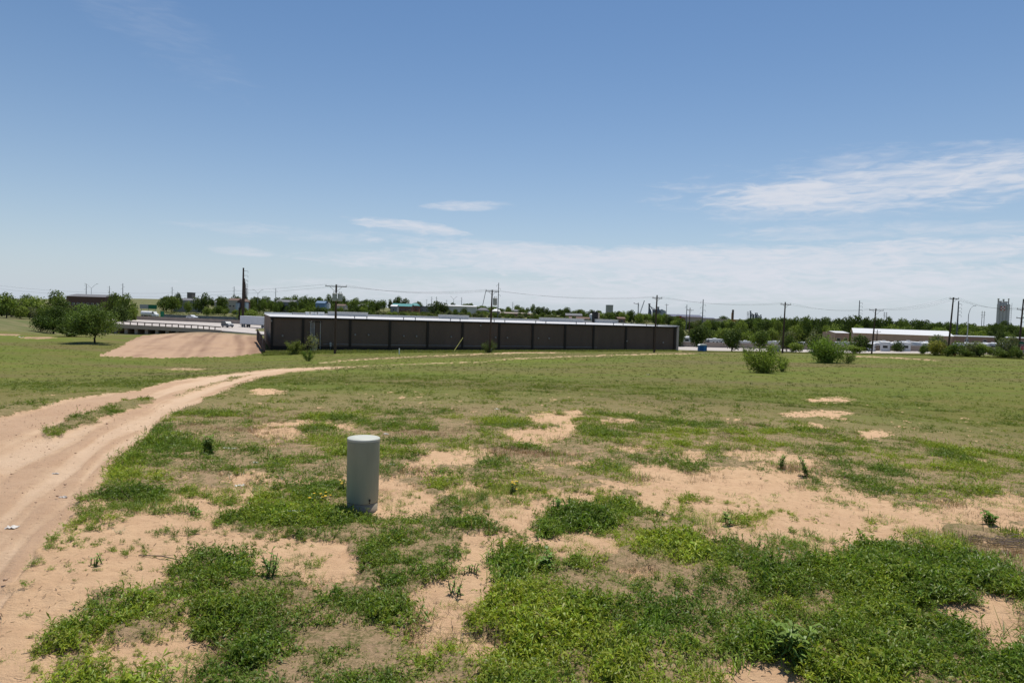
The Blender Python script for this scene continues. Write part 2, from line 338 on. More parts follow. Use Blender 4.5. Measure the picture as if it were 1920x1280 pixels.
M_tan = mat('tan_wall', (0.42, 0.30, 0.22), 0.85, 0.12, 0.5)
M_brick = mat('red_brick', (0.22, 0.10, 0.07), 0.9, 0.2, 1.5)
M_bark = mat('bark', (0.05, 0.038, 0.028), 0.95, 0.3, 4)
M_blue = mat('blue_plastic', (0.01, 0.10, 0.32), 0.5, 0.08)
# ground material ---------------------------------------------------------------
def ground_mat():
    mt = bpy.data.materials.new('field_soil'); mt.use_nodes = True; t = mt.node_tree; A = t.nodes.new; K = t.links.new; b = t.nodes['Principled BSDF']; b.inputs['Roughness'].default_value = 0.95; b.inputs['Specular IOR Level'].default_value = 0.1
    tcn = A('ShaderNodeTexCoord')
    def nz(s, det=5, rough=0.6, st=(1, 1, 1)):
        mp = A('ShaderNodeMapping'); mp.inputs['Scale'].default_value = st; K(tcn.outputs['Object'], mp.inputs[0])
        q = A('ShaderNodeTexNoise'); q.inputs['Scale'].default_value = s; q.inputs['Detail'].default_value = det; q.inputs['Roughness'].default_value = rough; K(mp.outputs[0], q.inputs['Vector']); return q.outputs[0]
    def mr(x, a, b_, c, d):
        q = A('ShaderNodeMapRange'); K(x, q.inputs[0])
        for i, vv in enumerate((a, b_, c, d)): q.inputs[i + 1].default_value = vv
        return q.outputs[0]
    def mix(f, c1, c2, blend='MIX'):
        q = A('ShaderNodeMix'); q.data_type = 'RGBA'; q.blend_type = blend
        if isinstance(f, float): q.inputs[0].default_value = f
        else: K(f, q.inputs[0])
        for i, c in ((6, c1), (7, c2)):
            if isinstance(c, tuple): q.inputs[i].default_value = (*c, 1)
            else: K(c, q.inputs[i])
        return q.outputs[2]
    def mt_(op, a, b_):
        q = A('ShaderNodeMath'); q.operation = op; q.use_clamp = True
        for i, c in enumerate((a, b_)):
            if isinstance(c, float): q.inputs[i].default_value = c
            else: K(c, q.inputs[i])
        return q.outputs[0]
    at_ = A('ShaderNodeAttribute'); at_.attribute_name = 'Col'; s = A('ShaderNodeSeparateColor'); K(at_.outputs['Color'], s.inputs[0])
    at2 = A('ShaderNodeAttribute'); at2.attribute_name = 'Zone'; s2 = A('ShaderNodeSeparateColor'); K(at2.outputs['Color'], s2.inputs[0])
    nf = nz(55, 6, 0.7); nm = nz(9, 5); nl = nz(1.3, 5); nxl = nz(0.16, 5, 0.65, (0.6, 1, 1)); nvf = nz(260, 3, 0.8); ncr = nz(24, 6, 0.75, (0.7, 1.3, 1))
    sand = mix(mr(nm, .35, .68, 0, 1), (0.58, 0.385, 0.225), (0.48, 0.30, 0.168))
    sand = mix(mr(nl, .42, .66, 0, .45), sand, (0.45, 0.27, 0.16))
    sand = mix(mr(nf, .60, .72, 0, .55), sand, (0.27, 0.16, 0.10)); sand = mix(mr(ncr, .54, .66, 0, .35), sand, (0.36, 0.22, 0.13))
    sand = mix(mr(nvf, .3, .7, .0, .35), sand, (0.64, 0.46, 0.30))
    trail = mix(mr(nl, .35, .65, 0, 1), (0.56, 0.395, 0.255), (0.47, 0.31, 0.19))
    trail = mix(mr(ncr, .50, .64, 0, .5), trail, (0.38, 0.245, 0.16)); trail = mix(mr(nm, .5, .7, 0, .5), trail, (0.42, 0.275, 0.175)); trail = mix(mr(nf, .58, .7, 0, .3), trail, (0.62, 0.48, 0.38))
    # ruts of the graded dirt run towards the road
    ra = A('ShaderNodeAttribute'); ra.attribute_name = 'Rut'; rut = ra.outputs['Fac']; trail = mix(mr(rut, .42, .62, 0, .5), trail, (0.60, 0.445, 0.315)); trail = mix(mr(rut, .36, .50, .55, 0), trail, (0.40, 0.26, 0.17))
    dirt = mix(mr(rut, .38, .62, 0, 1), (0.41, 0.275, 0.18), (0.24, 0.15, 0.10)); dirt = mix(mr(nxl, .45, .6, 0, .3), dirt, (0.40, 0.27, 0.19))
    g1 = mix(mr(nl, .4, .6, 0, 1), (0.075, 0.105, 0.026), (0.115, 0.105, 0.048)); g1 = mix(mr(nm, .38, .62, 0, .6), g1, (0.15, 0.115, 0.07))
    nearg = mix(mr(nm, .42, .58, 0, 1), (0.30, 0.21, 0.12), (0.12, 0.115, 0.04)); nearg = mix(mr(nf, .44, .6, 0, .8), nearg, (0.40, 0.275, 0.165))
    fg = mix(mr(nxl, .42, .60, 0, 1), (0.118, 0.160, 0.027), (0.178, 0.152, 0.062)); fg = mix(mr(nl, .35, .62, 0, .55), fg, (0.105, 0.13, 0.028)); fg = mix(mr(nm, .42, .62, 0, .6), fg, (0.175, 0.150, 0.062))
    nb = nz(0.07, 5, 0.68, (0.45, 1, 1)); nb2 = nz(0.5, 6, 0.7, (0.6, 1, 1)); fg = mix(mr(nb, .48, .60, 0, .75), fg, (0.165, 0.125, 0.078)); fg = mix(mr(nb, .34, .44, .6, 0), fg, (0.15, 0.185, 0.03)); fg = mix(mr(nb2, .56, .70, 0, .5), fg, (0.24, 0.20, 0.11)); fg = mix(mr(nb2, .30, .42, .5, 0), fg, (0.085, 0.12, 0.022))
    fg = mix(1.0, fg, (0.86, 0.90, 0.62), 'MULTIPLY')
    vegc = mix(s2.outputs[0], nearg, fg)
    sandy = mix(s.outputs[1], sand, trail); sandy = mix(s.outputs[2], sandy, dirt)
    vf = mt_('ADD', s.outputs[0], mr(nm, .35, .65, -0.22, 0.22)); vf = mr(vf, .35, .65, 0, 1)
    c = mix(vf, sandy, vegc)
    farc = mix(mr(nxl, .4, .6, 0, 1), (0.10, 0.12, 0.04), (0.17, 0.15, 0.075)); lot = mix(mr(nl, .4, .6, 0, 1), (0.30, 0.25, 0.20), (0.16, 0.15, 0.07))
    c = mix(s2.outputs[1], c, farc); c = mix(s2.outputs[2], c, lot)
    K(c, b.inputs['Base Color'])
    bp = A('ShaderNodeBump'); bp.inputs['Strength'].default_value = 0.85; bp.inputs['Distance'].default_value = 0.025
    hgt = A('ShaderNodeMath'); hgt.operation = 'ADD'; K(nm, hgt.inputs[0]); hh = A('ShaderNodeMath'); hh.operation = 'MULTIPLY'; K(nf, hh.inputs[0]); hh.inputs[1].default_value = 0.45; h3 = A('ShaderNodeMath'); h3.operation = 'ADD'; K(hh.outputs[0], h3.inputs[0]); K(ncr, h3.inputs[1]); K(h3.outputs[0], hgt.inputs[1]); K(hgt.outputs[0], bp.inputs['Height']); K(bp.outputs[0], b.inputs['Normal'])
    return mt
fine = np.linspace(-0.92, 0.92, 790); back = np.linspace(0.92, 2 * math.pi - 0.92, 40)[1:-1]
azs = np.concatenate([fine, back]); rr = np.concatenate([[0.4, 0.9, 1.4], np.exp(np.linspace(math.log(1.8), math.log(130), 430)), np.exp(np.linspace(math.log(133), math.log(9000), 90))])
AAz, RR = np.meshgrid(azs, rr, indexing='ij'); X = RR * np.sin(AAz); Y = RR * np.cos(AAz); Z = gz(X, Y)
veg, trl, drt, cov = masks(X, Y, Z)
RUT = ruts(X, Y, Z)
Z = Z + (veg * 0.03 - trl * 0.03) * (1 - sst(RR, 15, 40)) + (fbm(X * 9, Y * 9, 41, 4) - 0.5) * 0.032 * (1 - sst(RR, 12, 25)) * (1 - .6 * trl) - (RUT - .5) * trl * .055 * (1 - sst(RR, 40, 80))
na, nr = AAz.shape; idx = np.arange(na * nr).reshape(na, nr); idn = np.roll(idx, -1, axis=0)
Q = np.stack([idx[:, :-1], idx[:, 1:], idn[:, 1:], idn[:, :-1]], -1).reshape(-1, 4)
V = np.stack([X, Y, Z], -1).reshape(-1, 3); c0 = len(V); V = np.vstack([V, [0, 0, float(Z[:, 0].mean())]])
T3 = np.stack([np.full(na, c0), idx[:, 0], idn[:, 0]], -1)
cols = np.stack([veg, trl, drt], -1).reshape(-1, 3); cols = np.vstack([cols, [0.5, 0, 0]])
ground = raw('ground', V, [Q, T3], ground_mat(), col=cols, smooth=True); tag(ground, kind='structure')
far = sst(RR, 150, 260); gpx, gpy = proj(X, Y, Z); lot = sst(gpx, 1240, 1300) * sst(RR, 185, 205) * (1 - sst(RR, 330, 380)) * (Y > 0)
zc = np.stack([sst(RR, 8, 24), far, lot], -1).reshape(-1, 3); zc = np.vstack([zc, [0, 0, 0]])
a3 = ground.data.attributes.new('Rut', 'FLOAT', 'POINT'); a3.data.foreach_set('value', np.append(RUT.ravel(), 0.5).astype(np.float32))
a2 = ground.data.color_attributes.new('Zone', 'FLOAT_COLOR', 'POINT'); c4 = np.ones((len(V), 4), np.float32); c4[:, :3] = zc; a2.data.foreach_set('color', c4.ravel())
# ------------------------------------------------------------------ plants
def leaf(base, d, L_, w, bend, side=None, segs=2):
    """one pointed leaf: list of verts and quads/tri; bends downward"""
    d = d / (np.linalg.norm(d) + 1e-9); s = np.cross(d, [0, 0, 1.0]) if side is None else side
    s = s / (np.linalg.norm(s) + 1e-9); pts = [base - s * w * 0.15, base + s * w * 0.15]
    if segs == 2:
        mp_ = base + d * L_ * 0.5; mp_ = mp_ + np.array([0, 0, L_ * bend * 0.12]); tip = base + d * L_ - np.array([0, 0, L_ * bend * 0.35])
        return [pts[0], pts[1], mp_ + s * w * 0.5, mp_ - s * w * 0.5, tip + s * w * .06, tip - s * w * .06], [(0, 1, 2, 3), (3, 2, 4, 5)]
    tip = base + d * L_ - np.array([0, 0, L_ * bend * 0.2]); return [base - s * w * .4, base + s * w * .4, tip + s * w * .12, tip - s * w * .12], [(0, 1, 2, 3)]
def tuft(kind, rnd, lod=0):
    V = []; Fc = []; C = []
    def put(vf, c):
        b = len(V); V.extend(vf[0]); Fc.extend([[i + b for i in f] for f in vf[1]]); C.extend([c] * len(vf[0]))
    def ud(el, az): return np.array([math.cos(el) * math.cos(az), math.cos(el) * math.sin(az), math.sin(el)])
    if kind == 'weed':          # leaning stems set with narrow leaves
        for s_ in range((13, 7, 4)[lod]):
            az = rnd.uniform(0, 6.28); el = rnd.uniform(0.25, 1.35); H = rnd.uniform(0.05, 0.12); d = ud(el, az); base = np.array([rnd.normal(0, .025), rnd.normal(0, .025), 0])
            if lod == 0: put(leaf(base, d, H, 0.004, 0.1, segs=1), (.9, .8, .7))
            for k in range((8, 5, 4)[lod]):
                t = rnd.uniform(0.2, 1.0); b = base + d * H * t; dd = ud(rnd.uniform(-0.2, 1.1), rnd.uniform(0, 6.28))
                sc = (1, 1.35, 1.9)[lod]; c = rnd.uniform(0.75, 1.3); put(leaf(b, dd, rnd.uniform(.016, .034) * sc, rnd.uniform(.0045, .008) * sc, rnd.uniform(0, 1), side=np.cross(dd, ud(rnd.uniform(0.3, 1.5), rnd.uniform(0, 6.28))), segs=2 if lod == 0 else 1), (c * rnd.uniform(.85, 1.2), c, c * .9))
    elif kind == 'grass':       # fine upright blades
        for s_ in range((44, 22, 12)[lod]):
            az = rnd.uniform(0, 6.28); el = rnd.uniform(0.7, 1.5); H = rnd.uniform(0.03, 0.075) * (1, 1.0, 1.0)[lod]; base = np.array([rnd.normal(0, .03), rnd.normal(0, .03), 0]); c = rnd.uniform(.75, 1.25)
            put(leaf(base, ud(el, az), H, rnd.uniform(.0026, .0045) * (1.3, 2.2, 4)[lod], rnd.uniform(0.3, 1.4), segs=2 if lod == 0 else 1), (c, c, c))
    elif kind == 'dry':         # low wiry mat with seed heads
        for s_ in range((30, 16, 9)[lod]):
            az = rnd.uniform(0, 6.28); el = rnd.uniform(0.1, 1.1); H = rnd.uniform(0.03, 0.085); base = np.array([rnd.normal(0, .035), rnd.normal(0, .035), 0.003]); c = rnd.uniform(.6, 1.3)
            put(leaf(base, ud(el, az), H, rnd.uniform(.002, .0035) * (1.2, 2, 4)[lod], rnd.uniform(0, 1.0), segs=1), (c * 1.05, c, c))
    return np.array(V), np.array(Fc), np.array(C)
def scatter(name, kind, pts, scl, base_col, lod, seeds=6, zs=None):
    """real leaves at every point, merged to one cover object"""
    if not len(pts): return
    VV = []; FF = []; CC = []; off = 0; var = rs.randint(0, seeds, len(pts))
    for k in range(seeds):
        tv, tf, tcx = tuft(kind, np.random.RandomState(100 + k), lod); sel = np.where(var == k)[0]
        if not len(sel): continue
        th = rs.uniform(0, 6.283, len(sel)); s = scl[sel]; co, si = np.cos(th), np.sin(th); zf = rs.uniform(.75, 1.25, len(sel))
        x = (tv[None, :, 0] * co[:, None] - tv[None, :, 1] * si[:, None]) * s[:, None]; y = (tv[None, :, 0] * si[:, None] + tv[None, :, 1] * co[:, None]) * s[:, None]; z = tv[None, :, 2] * (s * zf)[:, None]
        v = np.stack([x, y, z], -1) + pts[sel][:, None, :]; VV.append(v.reshape(-1, 3)); FF.append((tf[None] + (np.arange(len(sel)) * len(tv))[:, None, None] + off).reshape(-1, 4)); off += len(sel) * len(tv)
        CC.append((tcx[None] * base_col[sel][:, None, :]).reshape(-1, 3))
    o = raw(name, np.vstack(VV), np.vstack(FF), MATS['cover_leaf'], col=np.vstack(CC)); return o
leafmat('cover_leaf', (1, 1, 1), var=0.12, scale=3, trans=0.28, attr=True, gloss=0.02)
def cover_points(r0_, r1_, n):
    r = np.sqrt(rs.uniform(r0_ ** 2, r1_ ** 2, n)); a = rs.uniform(-0.86, 0.90, n); x = r * np.sin(a); y = r * np.cos(a); z = gz(x, y)
    v, t, d, c = masks(x, y, z); return x, y, z, v, t, d, c, r
ZONES = [(2.2, 6.5, 30500, 0), (6.5, 14, 86000, 1), (14, 38, 135000, 2)]
for zi, (ra, rb, nn_, lod) in enumerate(ZONES):
    x, y, z, v, t, d, c, r = cover_points(ra, rb, nn_)
    ppx, ppy = proj(x, y, z)
    species = fbm(x * 1.2 + 3, y * 1.2, 61, 4) + rs.normal(0, .07, nn_); dryf = fbm(x * 1.1, y * 1.1 + 9, 71, 4) + rs.normal(0, .06, nn_)
    near = 1 - sst(r, 4.6, 8)
    u = rs.uniform(0, 1, nn_); dens = fbm(x * 3.1, y * 3.1, 83, 3)
    clump = fbm(x * 3.6, y * 3.6, 57, 3)
    keep = (v > 0.35) & (rs.uniform(0, 1, nn_) > sst(r, 22, 38) * .9) & (u < (0.62 + 0.6 * sst(dens, .3, .6)))
    stray = (v <= 0.35) & (u < 0.10 * (dens > .5) + 0.02 + 0.08 * (dens > .6) + .30 * sst(c, .08, .4) * (dens > .42)) & (t < 0.3) & (d < .3) 
    isdry = dryf > (0.60 + 0.07 * sst(c, .7, .9) * near + 0.04 * near - 0.06 * sst(r, 8, 20)); edge = (c < 0.55) & (v > .35) & (rs.uniform(0, 1, nn_) < .25)
    isdry = isdry | edge; isgrass = (species > 0.55) & ~isdry & (rs.uniform(0, 1, nn_) < .7); isweed = ~isdry & ~isgrass
    base = np.zeros((nn_, 3)); hue = fbm(x * 1.1, y * 1.1, 91, 3)[:, None] + rs.normal(0, .10, (nn_, 1))
    g_dark = np.array([.105, .17, .024]); g_lime = np.array([.25, .315, .035]); fine_ = np.array([.13, .235, .024]); fine2 = np.array([.23, .275, .055]); dr1 = np.array([.27, .175, .11]); dr2 = np.array([.19, .165, .08])
    k = np.clip(0.5 + (hue - .5) * 2.6, 0, 1); base[:] = g_dark * (1 - k) + g_lime * k
    base[isgrass] = (fine_ * (1 - k) + fine2 * k)[isgrass]; base[isdry] = (dr1 * (1 - k) + dr2 * k)[isdry]
    # the farther cover is older and duller: olive and straw
    dull = sst(r, 8, 24)[:, None] * 0.6; base = base * (1 - dull) + np.array([.13, .158, .04]) * dull
    base *= rs.uniform(.8, 1.2, (nn_, 1)); pale = (rs.uniform(0, 1, nn_) < .10 * (fbm(x * .5, y * .5, 99) > .52)) & isgrass & (r > 5); base[pale] = np.array([.42, .42, .32])
    patch = fbm(x * 1.7, y * 1.7, 55, 3)
    scl = rs.uniform(.55, 1.2, nn_) * (0.5 + 0.5 * sst(patch, .35, .7) + 0.45 * sst(clump, .42, .72)) * (1.0, .9, .85)[lod]
    big = rs.uniform(0, 1, nn_) < .012; scl = np.where(big & (r < 14), scl * 1.5, scl)
    P3 = np.stack([x, y, z], 1)
    for kd, sel, nm_ in (('weed', isweed & keep, 'weed_cover'), ('grass', isgrass & keep, 'grass_cover'), ('dry', (isdry & keep) | (stray & (dryf > .47)), 'dry_grass_cover'), ('weed', stray & (dryf <= .47), 'seedling_cover')):
        o = scatter(nm_, kd, P3[sel], scl[sel] * (0.6 if nm_ == 'seedling_cover' else 1) * (1.0 if kd != 'weed' or lod > 0 else 1.0), base[sel], lod)
        if o:
            zn = ('nearest', 'middle', 'farther')[zi]
            lb = {'weed_cover': 'dense narrow-leaved green weeds on the %s field', 'grass_cover': 'fine bright green grass on the %s field', 'dry_grass_cover': 'brown dry grass mats on the %s field', 'seedling_cover': 'scattered small weeds on bare sand of the %s field'}[nm_] % zn
            tag(o, lb, 'weeds' if kd == 'weed' else 'grass', kind='stuff')
# sparse clumps on the rest of the field
x, y, z, v, t, d, c, r = cover_points(38, 125, 26000)
ok = (v > .5) & (rs.uniform(0, 1, len(x)) < .35 + .6 * (fbm(x * .3, y * .3, 5) > .5))
kk = rs.uniform(0, 1, (len(x), 1)); base = np.array([.105, .145, .028]) * kk + np.array([.165, .155, .055]) * (1 - kk)
o = scatter('field_grass', 'grass', np.stack([x, y, z], 1)[ok], rs.uniform(.9, 2.0, len(x))[ok], base[ok], 2); tag(o, 'olive and straw coloured grass on the far half of the field', 'grass', kind='stuff')
# debris: straw bits and grit on the bare sand
x, y, z, v, t, d, c, r = cover_points(2.2, 13, 15000); ok = (v < .3) & (rs.uniform(0, 1, len(x)) < .8 - .7 * t); x, y, z, r = x[ok], y[ok], z[ok], r[ok]; n_ = len(x)
a = rs.uniform(0, 6.28, n_); ln = rs.uniform(.005, .020, n_) * (1 + r * .03); w = rs.uniform(.0009, .002, n_) * (1 + r * .05); ca, sa = np.cos(a), np.sin(a)
q = np.stack([np.stack([x - ca * ln - sa * w, y - sa * ln + ca * w, z + .004], -1), np.stack([x - ca * ln + sa * w, y - sa * ln - ca * w, z + .004], -1), np.stack([x + ca * ln + sa * w, y + sa * ln - ca * w, z + .009], -1), np.stack([x + ca * ln - sa * w, y + sa * ln + ca * w, z + .009], -1)], 1)
cl = np.where(rs.uniform(0, 1, (n_, 1)) < .65, np.array([[.13, .085, .05]]), np.array([[.40, .30, .19]])); cl = np.repeat(cl * rs.uniform(.7, 1.2, (n_, 1)), 4, 0)
o = raw('straw_litter', q.reshape(-1, 3), np.arange(4 * n_).reshape(-1, 4), MATS['cover_leaf'], col=cl); tag(o, 'dead straw and plant bits lying on the bare sand', 'plant litter', kind='stuff')
x, y, z, v, t, d, c, r = cover_points(2.2, 16, 14000); ok = (v < .35) & (rs.uniform(0, 1, len(x)) < .25 + .5 * t); x, y, z, r = x[ok], y[ok], z[ok], r[ok]; n_ = len(x)
oc = np.array([(1, 0, 0), (0, 1, 0), (-1, 0, 0), (0, -1, 0), (0, 0, 1), (0, 0, -.6)], float); of = np.array([(0, 1, 4), (1, 2, 4), (2, 3, 4), (3, 0, 4), (1, 0, 5), (2, 1, 5), (3, 2, 5), (0, 3, 5)])
s = (rs.gamma(1.6, .0014, n_) + .0015) * (1 + r * .03); v_ = oc[None] * s[:, None, None] * rs.uniform(.6, 1.4, (n_, 6, 3)) + np.stack([x, y, z + s * .3], 1)[:, None]
cl = np.repeat(np.array([[.42, .30, .20]]) * rs.uniform(.5, 1.3, (n_, 1)), 6, 0)
o = raw('gravel_grit', v_.reshape(-1, 3), (of[None] + (np.arange(n_) * 6)[:, None, None]).reshape(-1, 3), mat('grit', (.40, .27, .18), .9, .3, 40), col=None); tag(o, 'small stones and grit scattered on the bare sand and track', 'gravel', kind='stuff')

# ---- single plants ----------------------------------------------------------
def broad_weed(loc, h, nst, seed, name, label, group, colr, lw=.018, ll=.05, flowers=0, cat='plant'):
    rnd = np.random.RandomState(seed); root = empty(name, loc, 0, label, cat, group); V = []; Fc = []; C = []; st = MB(); tips = []
    for s_ in range(nst):
        az = rnd.uniform(0, 6.28); lean = rnd.uniform(.05, .5); H = h * rnd.uniform(.6, 1); b0 = np.array([rnd.normal(0, .02), rnd.normal(0, .02), 0]); tp = b0 + np.array([math.cos(az) * lean * H, math.sin(az) * lean * H, H])
        st.tube([b0, (b0 + tp) / 2 + np.array([0, 0, H * .05]), tp], [.004, .003, .0015], 5); tips.append(tp)
        for k in range(int(H / .011)):
            t_ = rnd.uniform(.12, 1); b = b0 + (tp - b0) * t_; a2_ = k * 2.4 + rnd.uniform(-.3, .3); dd = np.array([math.cos(a2_), math.sin(a2_), rnd.uniform(.1, .9)]); c_ = rnd.uniform(.75, 1.3)
            vv, ff = leaf(b, dd, ll * rnd.uniform(.6, 1.15) * (1.2 - .5 * t_), lw * rnd.uniform(.7, 1.2), rnd.uniform(.3, 1.2)); bb = len(V); V += vv; Fc += [[i + bb for i in f] for f in ff]; C += [np.array(colr) * c_] * len(vv)
    raw('foliage', np.array(V), np.array(Fc), MATS['cover_leaf'], root, col=np.array(C)); st.build('stem', leafstem, root)
    for k in range(flowers):
        tp = tips[k % len(tips)] + np.array([rnd.normal(0, .03), rnd.normal(0, .03), rnd.uniform(-.02, .03)]); fb = MB(); rr_ = rnd.uniform(.010, .016)
        for p_ in range(7):
            a_ = p_ * .9; vv, ff = leaf(np.array(tp), np.array([math.cos(a_), math.sin(a_), .25]), rr_, .009, .2); fb.add(vv, ff)
        fb.add([(tp[0] + .004 * math.cos(a_), tp[1] + .004 * math.sin(a_), tp[2] + .004) for a_ in (0, 1.57, 3.14, 4.71)], [(0, 1, 2, 3)]); fb.build('flower', mat('yellow_petal', (.75, .48, .02), .6, .1), root, fix=False)
    return root
leafstem = mat('green_stem', (.08, .10, .03), .8, .1)
for i, (px, py, h, ns, f_, lb, lw, ll) in enumerate([
    (1365, 985, .13, 4, 0, 'upright broad-leaved weed alone on the large patch of bare sand', .028, .045), (1040, 965, .15, 7, 0, 'broad-leaved weed clump with pale tips, right of the yellow flowers', .022, .045), (505, 1085, .20, 6, 0, 'tall leafy dark weed at the edge of sand left of the grey post', .014, .045),
    (1465, 878, .20, 6, 0, 'bushy dark green weed standing on sand beyond the large bare patch', .02, .06), (1518, 895, .24, 6, 0, 'tall narrow weed right of the bushy weed beyond the bare patch', .02, .06), (1855, 985, .14, 8, 0, 'low broad-leaved weed beside the pile of dry twigs', .03, .06),
    (390, 853, .26, 9, 0, 'round dark green weed bush beside the dirt track', .03, .07), (1020, 1075, .14, 8, 0, 'dark glossy weed right of the narrow strip of bare sand', .03, .05), (365, 965, .07, 5, 0, 'small flat weed rosette on the sand left of the grey post', .02, .05),
    (1480, 1240, .18, 12, 0, 'large coarse-leaved weed near the lower edge of the picture', .02, .09), (880, 1075, .07, 7, 0, 'small round weed tuft in the middle of the sand strip', .01, .035), (855, 1115, .09, 6, 0, 'sparse grey-green weed left in the sand strip', .01, .035),
    (180, 1060, .07, 6, 0, 'small weed tuft on the sand near the dirt track', .012, .035), (1420, 1030, .08, 5, 0, 'small weed with thin leaves below the large bare patch', .012, .04), (300, 1000, .25, 1, 0, '', .01, .03)][:-1]):
    broad_weed(hit(px, py), h, ns, 300 + i, 'leafy_weed', lb, 'single weeds on the sand', (.13, .22, .04) if i % 3 else (.16, .24, .05), lw, ll)
for i, (px, py, nf_, lb) in enumerate([(604, 945, 9, 'yellow flowers on a low plant left of the grey post'), (962, 925, 9, 'yellow flowers on a low plant at the sand edge right of the grey post'), (640, 925, 5, 'few yellow flowers close beside the grey post')]):
    broad_weed(hit(px, py), .11, 8, 340 + i, 'flowering_plant', lb, 'yellow flowering plants', (.09, .13, .03), .01, .035, nf_, 'flower')
# pile of dry twigs at the right edge
tw = MB(); rnd = random.Random(5); tg = hit(1880, 1025)
for k in range(70):
    a_ = rnd.uniform(-.9, .5) + (3.14 if rnd.random() < .5 else 0); l_ = rnd.uniform(.06, .22); cx, cy = rnd.gauss(0, .17), rnd.gauss(0, .10); z0 = rnd.uniform(.005, .06)
    tw.tube([(cx, cy, z0), (cx + math.cos(a_) * l_ * .5, cy + math.sin(a_) * l_ * .5, z0 + rnd.uniform(0, .03)), (cx + math.cos(a_) * l_, cy + math.sin(a_) * l_, z0 + rnd.uniform(-.01, .03))], [.004, .003, .0015], 4)
o = tw.build('twig_pile', mat('dead_twig', (.17, .13, .10), .9, .3, 20)); o.location = tg; tag(o, 'pile of grey dry twigs in the weeds at the right edge', 'twigs')
for i, (px, py, l_, a_, lb) in enumerate([(905, 1188, .22, .35, 'thin dry stick pointing out of the weeds over the sand strip'), (250, 1172, .16, 1.1, 'straw-coloured stick lying on the sand in the lower left'), (90, 1225, .2, .3, 'dark thin stick lying on sand in the lower left corner'), (300, 1048, .3, -.2, 'long dark twig lying between two weed tufts left of the grey post')]):
    q_ = hit(px, py); b = MB(); b.tube([(-l_ / 2, 0, .01), (0, .01, .018), (l_ / 2, -.005, .012)], [.003, .004, .002], 5); b.tube([(0, .01, .018), (l_ * .2, .04, .02)], [.002, .001], 4); o = b.build('stick', mat('dead_twig', (.17, .13, .10))); o.location = q_; o.rotation_euler = (0, 0, a_); tag(o, lb, 'stick', 'dry sticks on the sand')
# litter -------------------------------------------------------------------
def surf(q):
    x, y, z = (np.array([float(v)]) for v in q); v, t, d, c = masks(x, y, z); w = q.copy(); w[2] += float(v[0] * .03 - t[0] * .03 - (ruts(x, y, z)[0] - .5) * t[0] * .055) * float(1 - sst(math.hypot(q[0], q[1]), 15, 40)); return w
def scrap(px, py, w, h_, seed, lb, thick=.012, name='paper_scrap', cat='litter'):
    rnd = random.Random(seed); q_ = surf(hit(px, py)); n_ = 7; b = MB(); V = []; Fs = []
    for j in range(5):
        for i_ in range(n_): V.append(((i_ / (n_ - 1) - .5) * w * rnd.uniform(.85, 1.1), (j / 4 - .5) * h_ * rnd.uniform(.8, 1.1), -.004 + rnd.uniform(0, thick * 2)))
    for j in range(4):
        for i_ in range(n_ - 1): Fs.append((j * n_ + i_, j * n_ + i_ + 1, (j + 1) * n_ + i_ + 1, (j + 1) * n_ + i_))
    b.add(V, Fs); o = b.build(name, mat('dusty_paper', (.6, .57, .52), .8, .1), fix=False); o.location = q_; o.rotation_euler = (0, 0, rnd.uniform(-.5, .5)); s_ = o.modifiers.new('solid', 'SOLIDIFY'); s_.thickness = .004; tag(o, lb, cat, 'white litter in the field'); return o
for i, (px, py, w, h_, lb, n_) in enumerate([(430, 845, .16, .10, 'crumpled white paper beside the round dark weed bush', 'paper_scrap'), (22, 982, .07, .06, 'pale flat lump on the dirt track at the left edge', 'paper_scrap'), (450, 910, .09, .06, 'crumpled white paper at the edge of sand left of the grey post', 'paper_scrap'),
    (373, 898, .06, .05, 'small white scrap in the grass between the track and the grey post', 'paper_scrap'), (480, 872, .06, .05, 'small white ball of litter in the grass beyond the grey post', 'paper_scrap'), (724, 817, .07, .06, 'white scrap in the grass just right of the grey post top', 'paper_scrap'), (118, 927, .06, .03, 'flat pale scrap lying on the dirt track', 'paper_scrap'),
    (104, 882, .06, .03, 'small pale scrap on the far part of the dirt track', 'paper_scrap'), (735, 875, .05, .04, 'tiny white scrap right of the middle of the grey post', 'paper_scrap'), (932, 769, .10, .09, 'white scrap in mid-field left of the first sandy patches', 'paper_scrap'), (330, 812, .14, .07, 'white litter in the grass edge beside the dirt track', 'paper_scrap'),
    (1215, 702, .25, .2, 'white scrap far out in the field before the warehouse end', 'paper_scrap'), (1410, 668, .5, .3, 'white scrap between the two low bushes', 'paper_scrap')]):
    scrap(px, py, w, h_, 50 + i, lb, .008, n_)
q_ = hit(548, 972); b = MB(); b.tube([(-.085, 0, .05), (0, .01, .058), (.085, .004, .056)], .006, 8); b.box(.07, .09, -.004, .012, .05, .066); o = b.build('plastic_strip', M_white, smooth=False); o.location = q_; tag(o, 'thin white plastic strip lying on the green weeds beside the grey post', 'litter')
for i, (px, py, lb) in enumerate([(40, 632, 'white bag lying on the grass beside the left dirt mound')]): scrap(px, py, .7, .6, 99, lb, .05, 'plastic_bag')
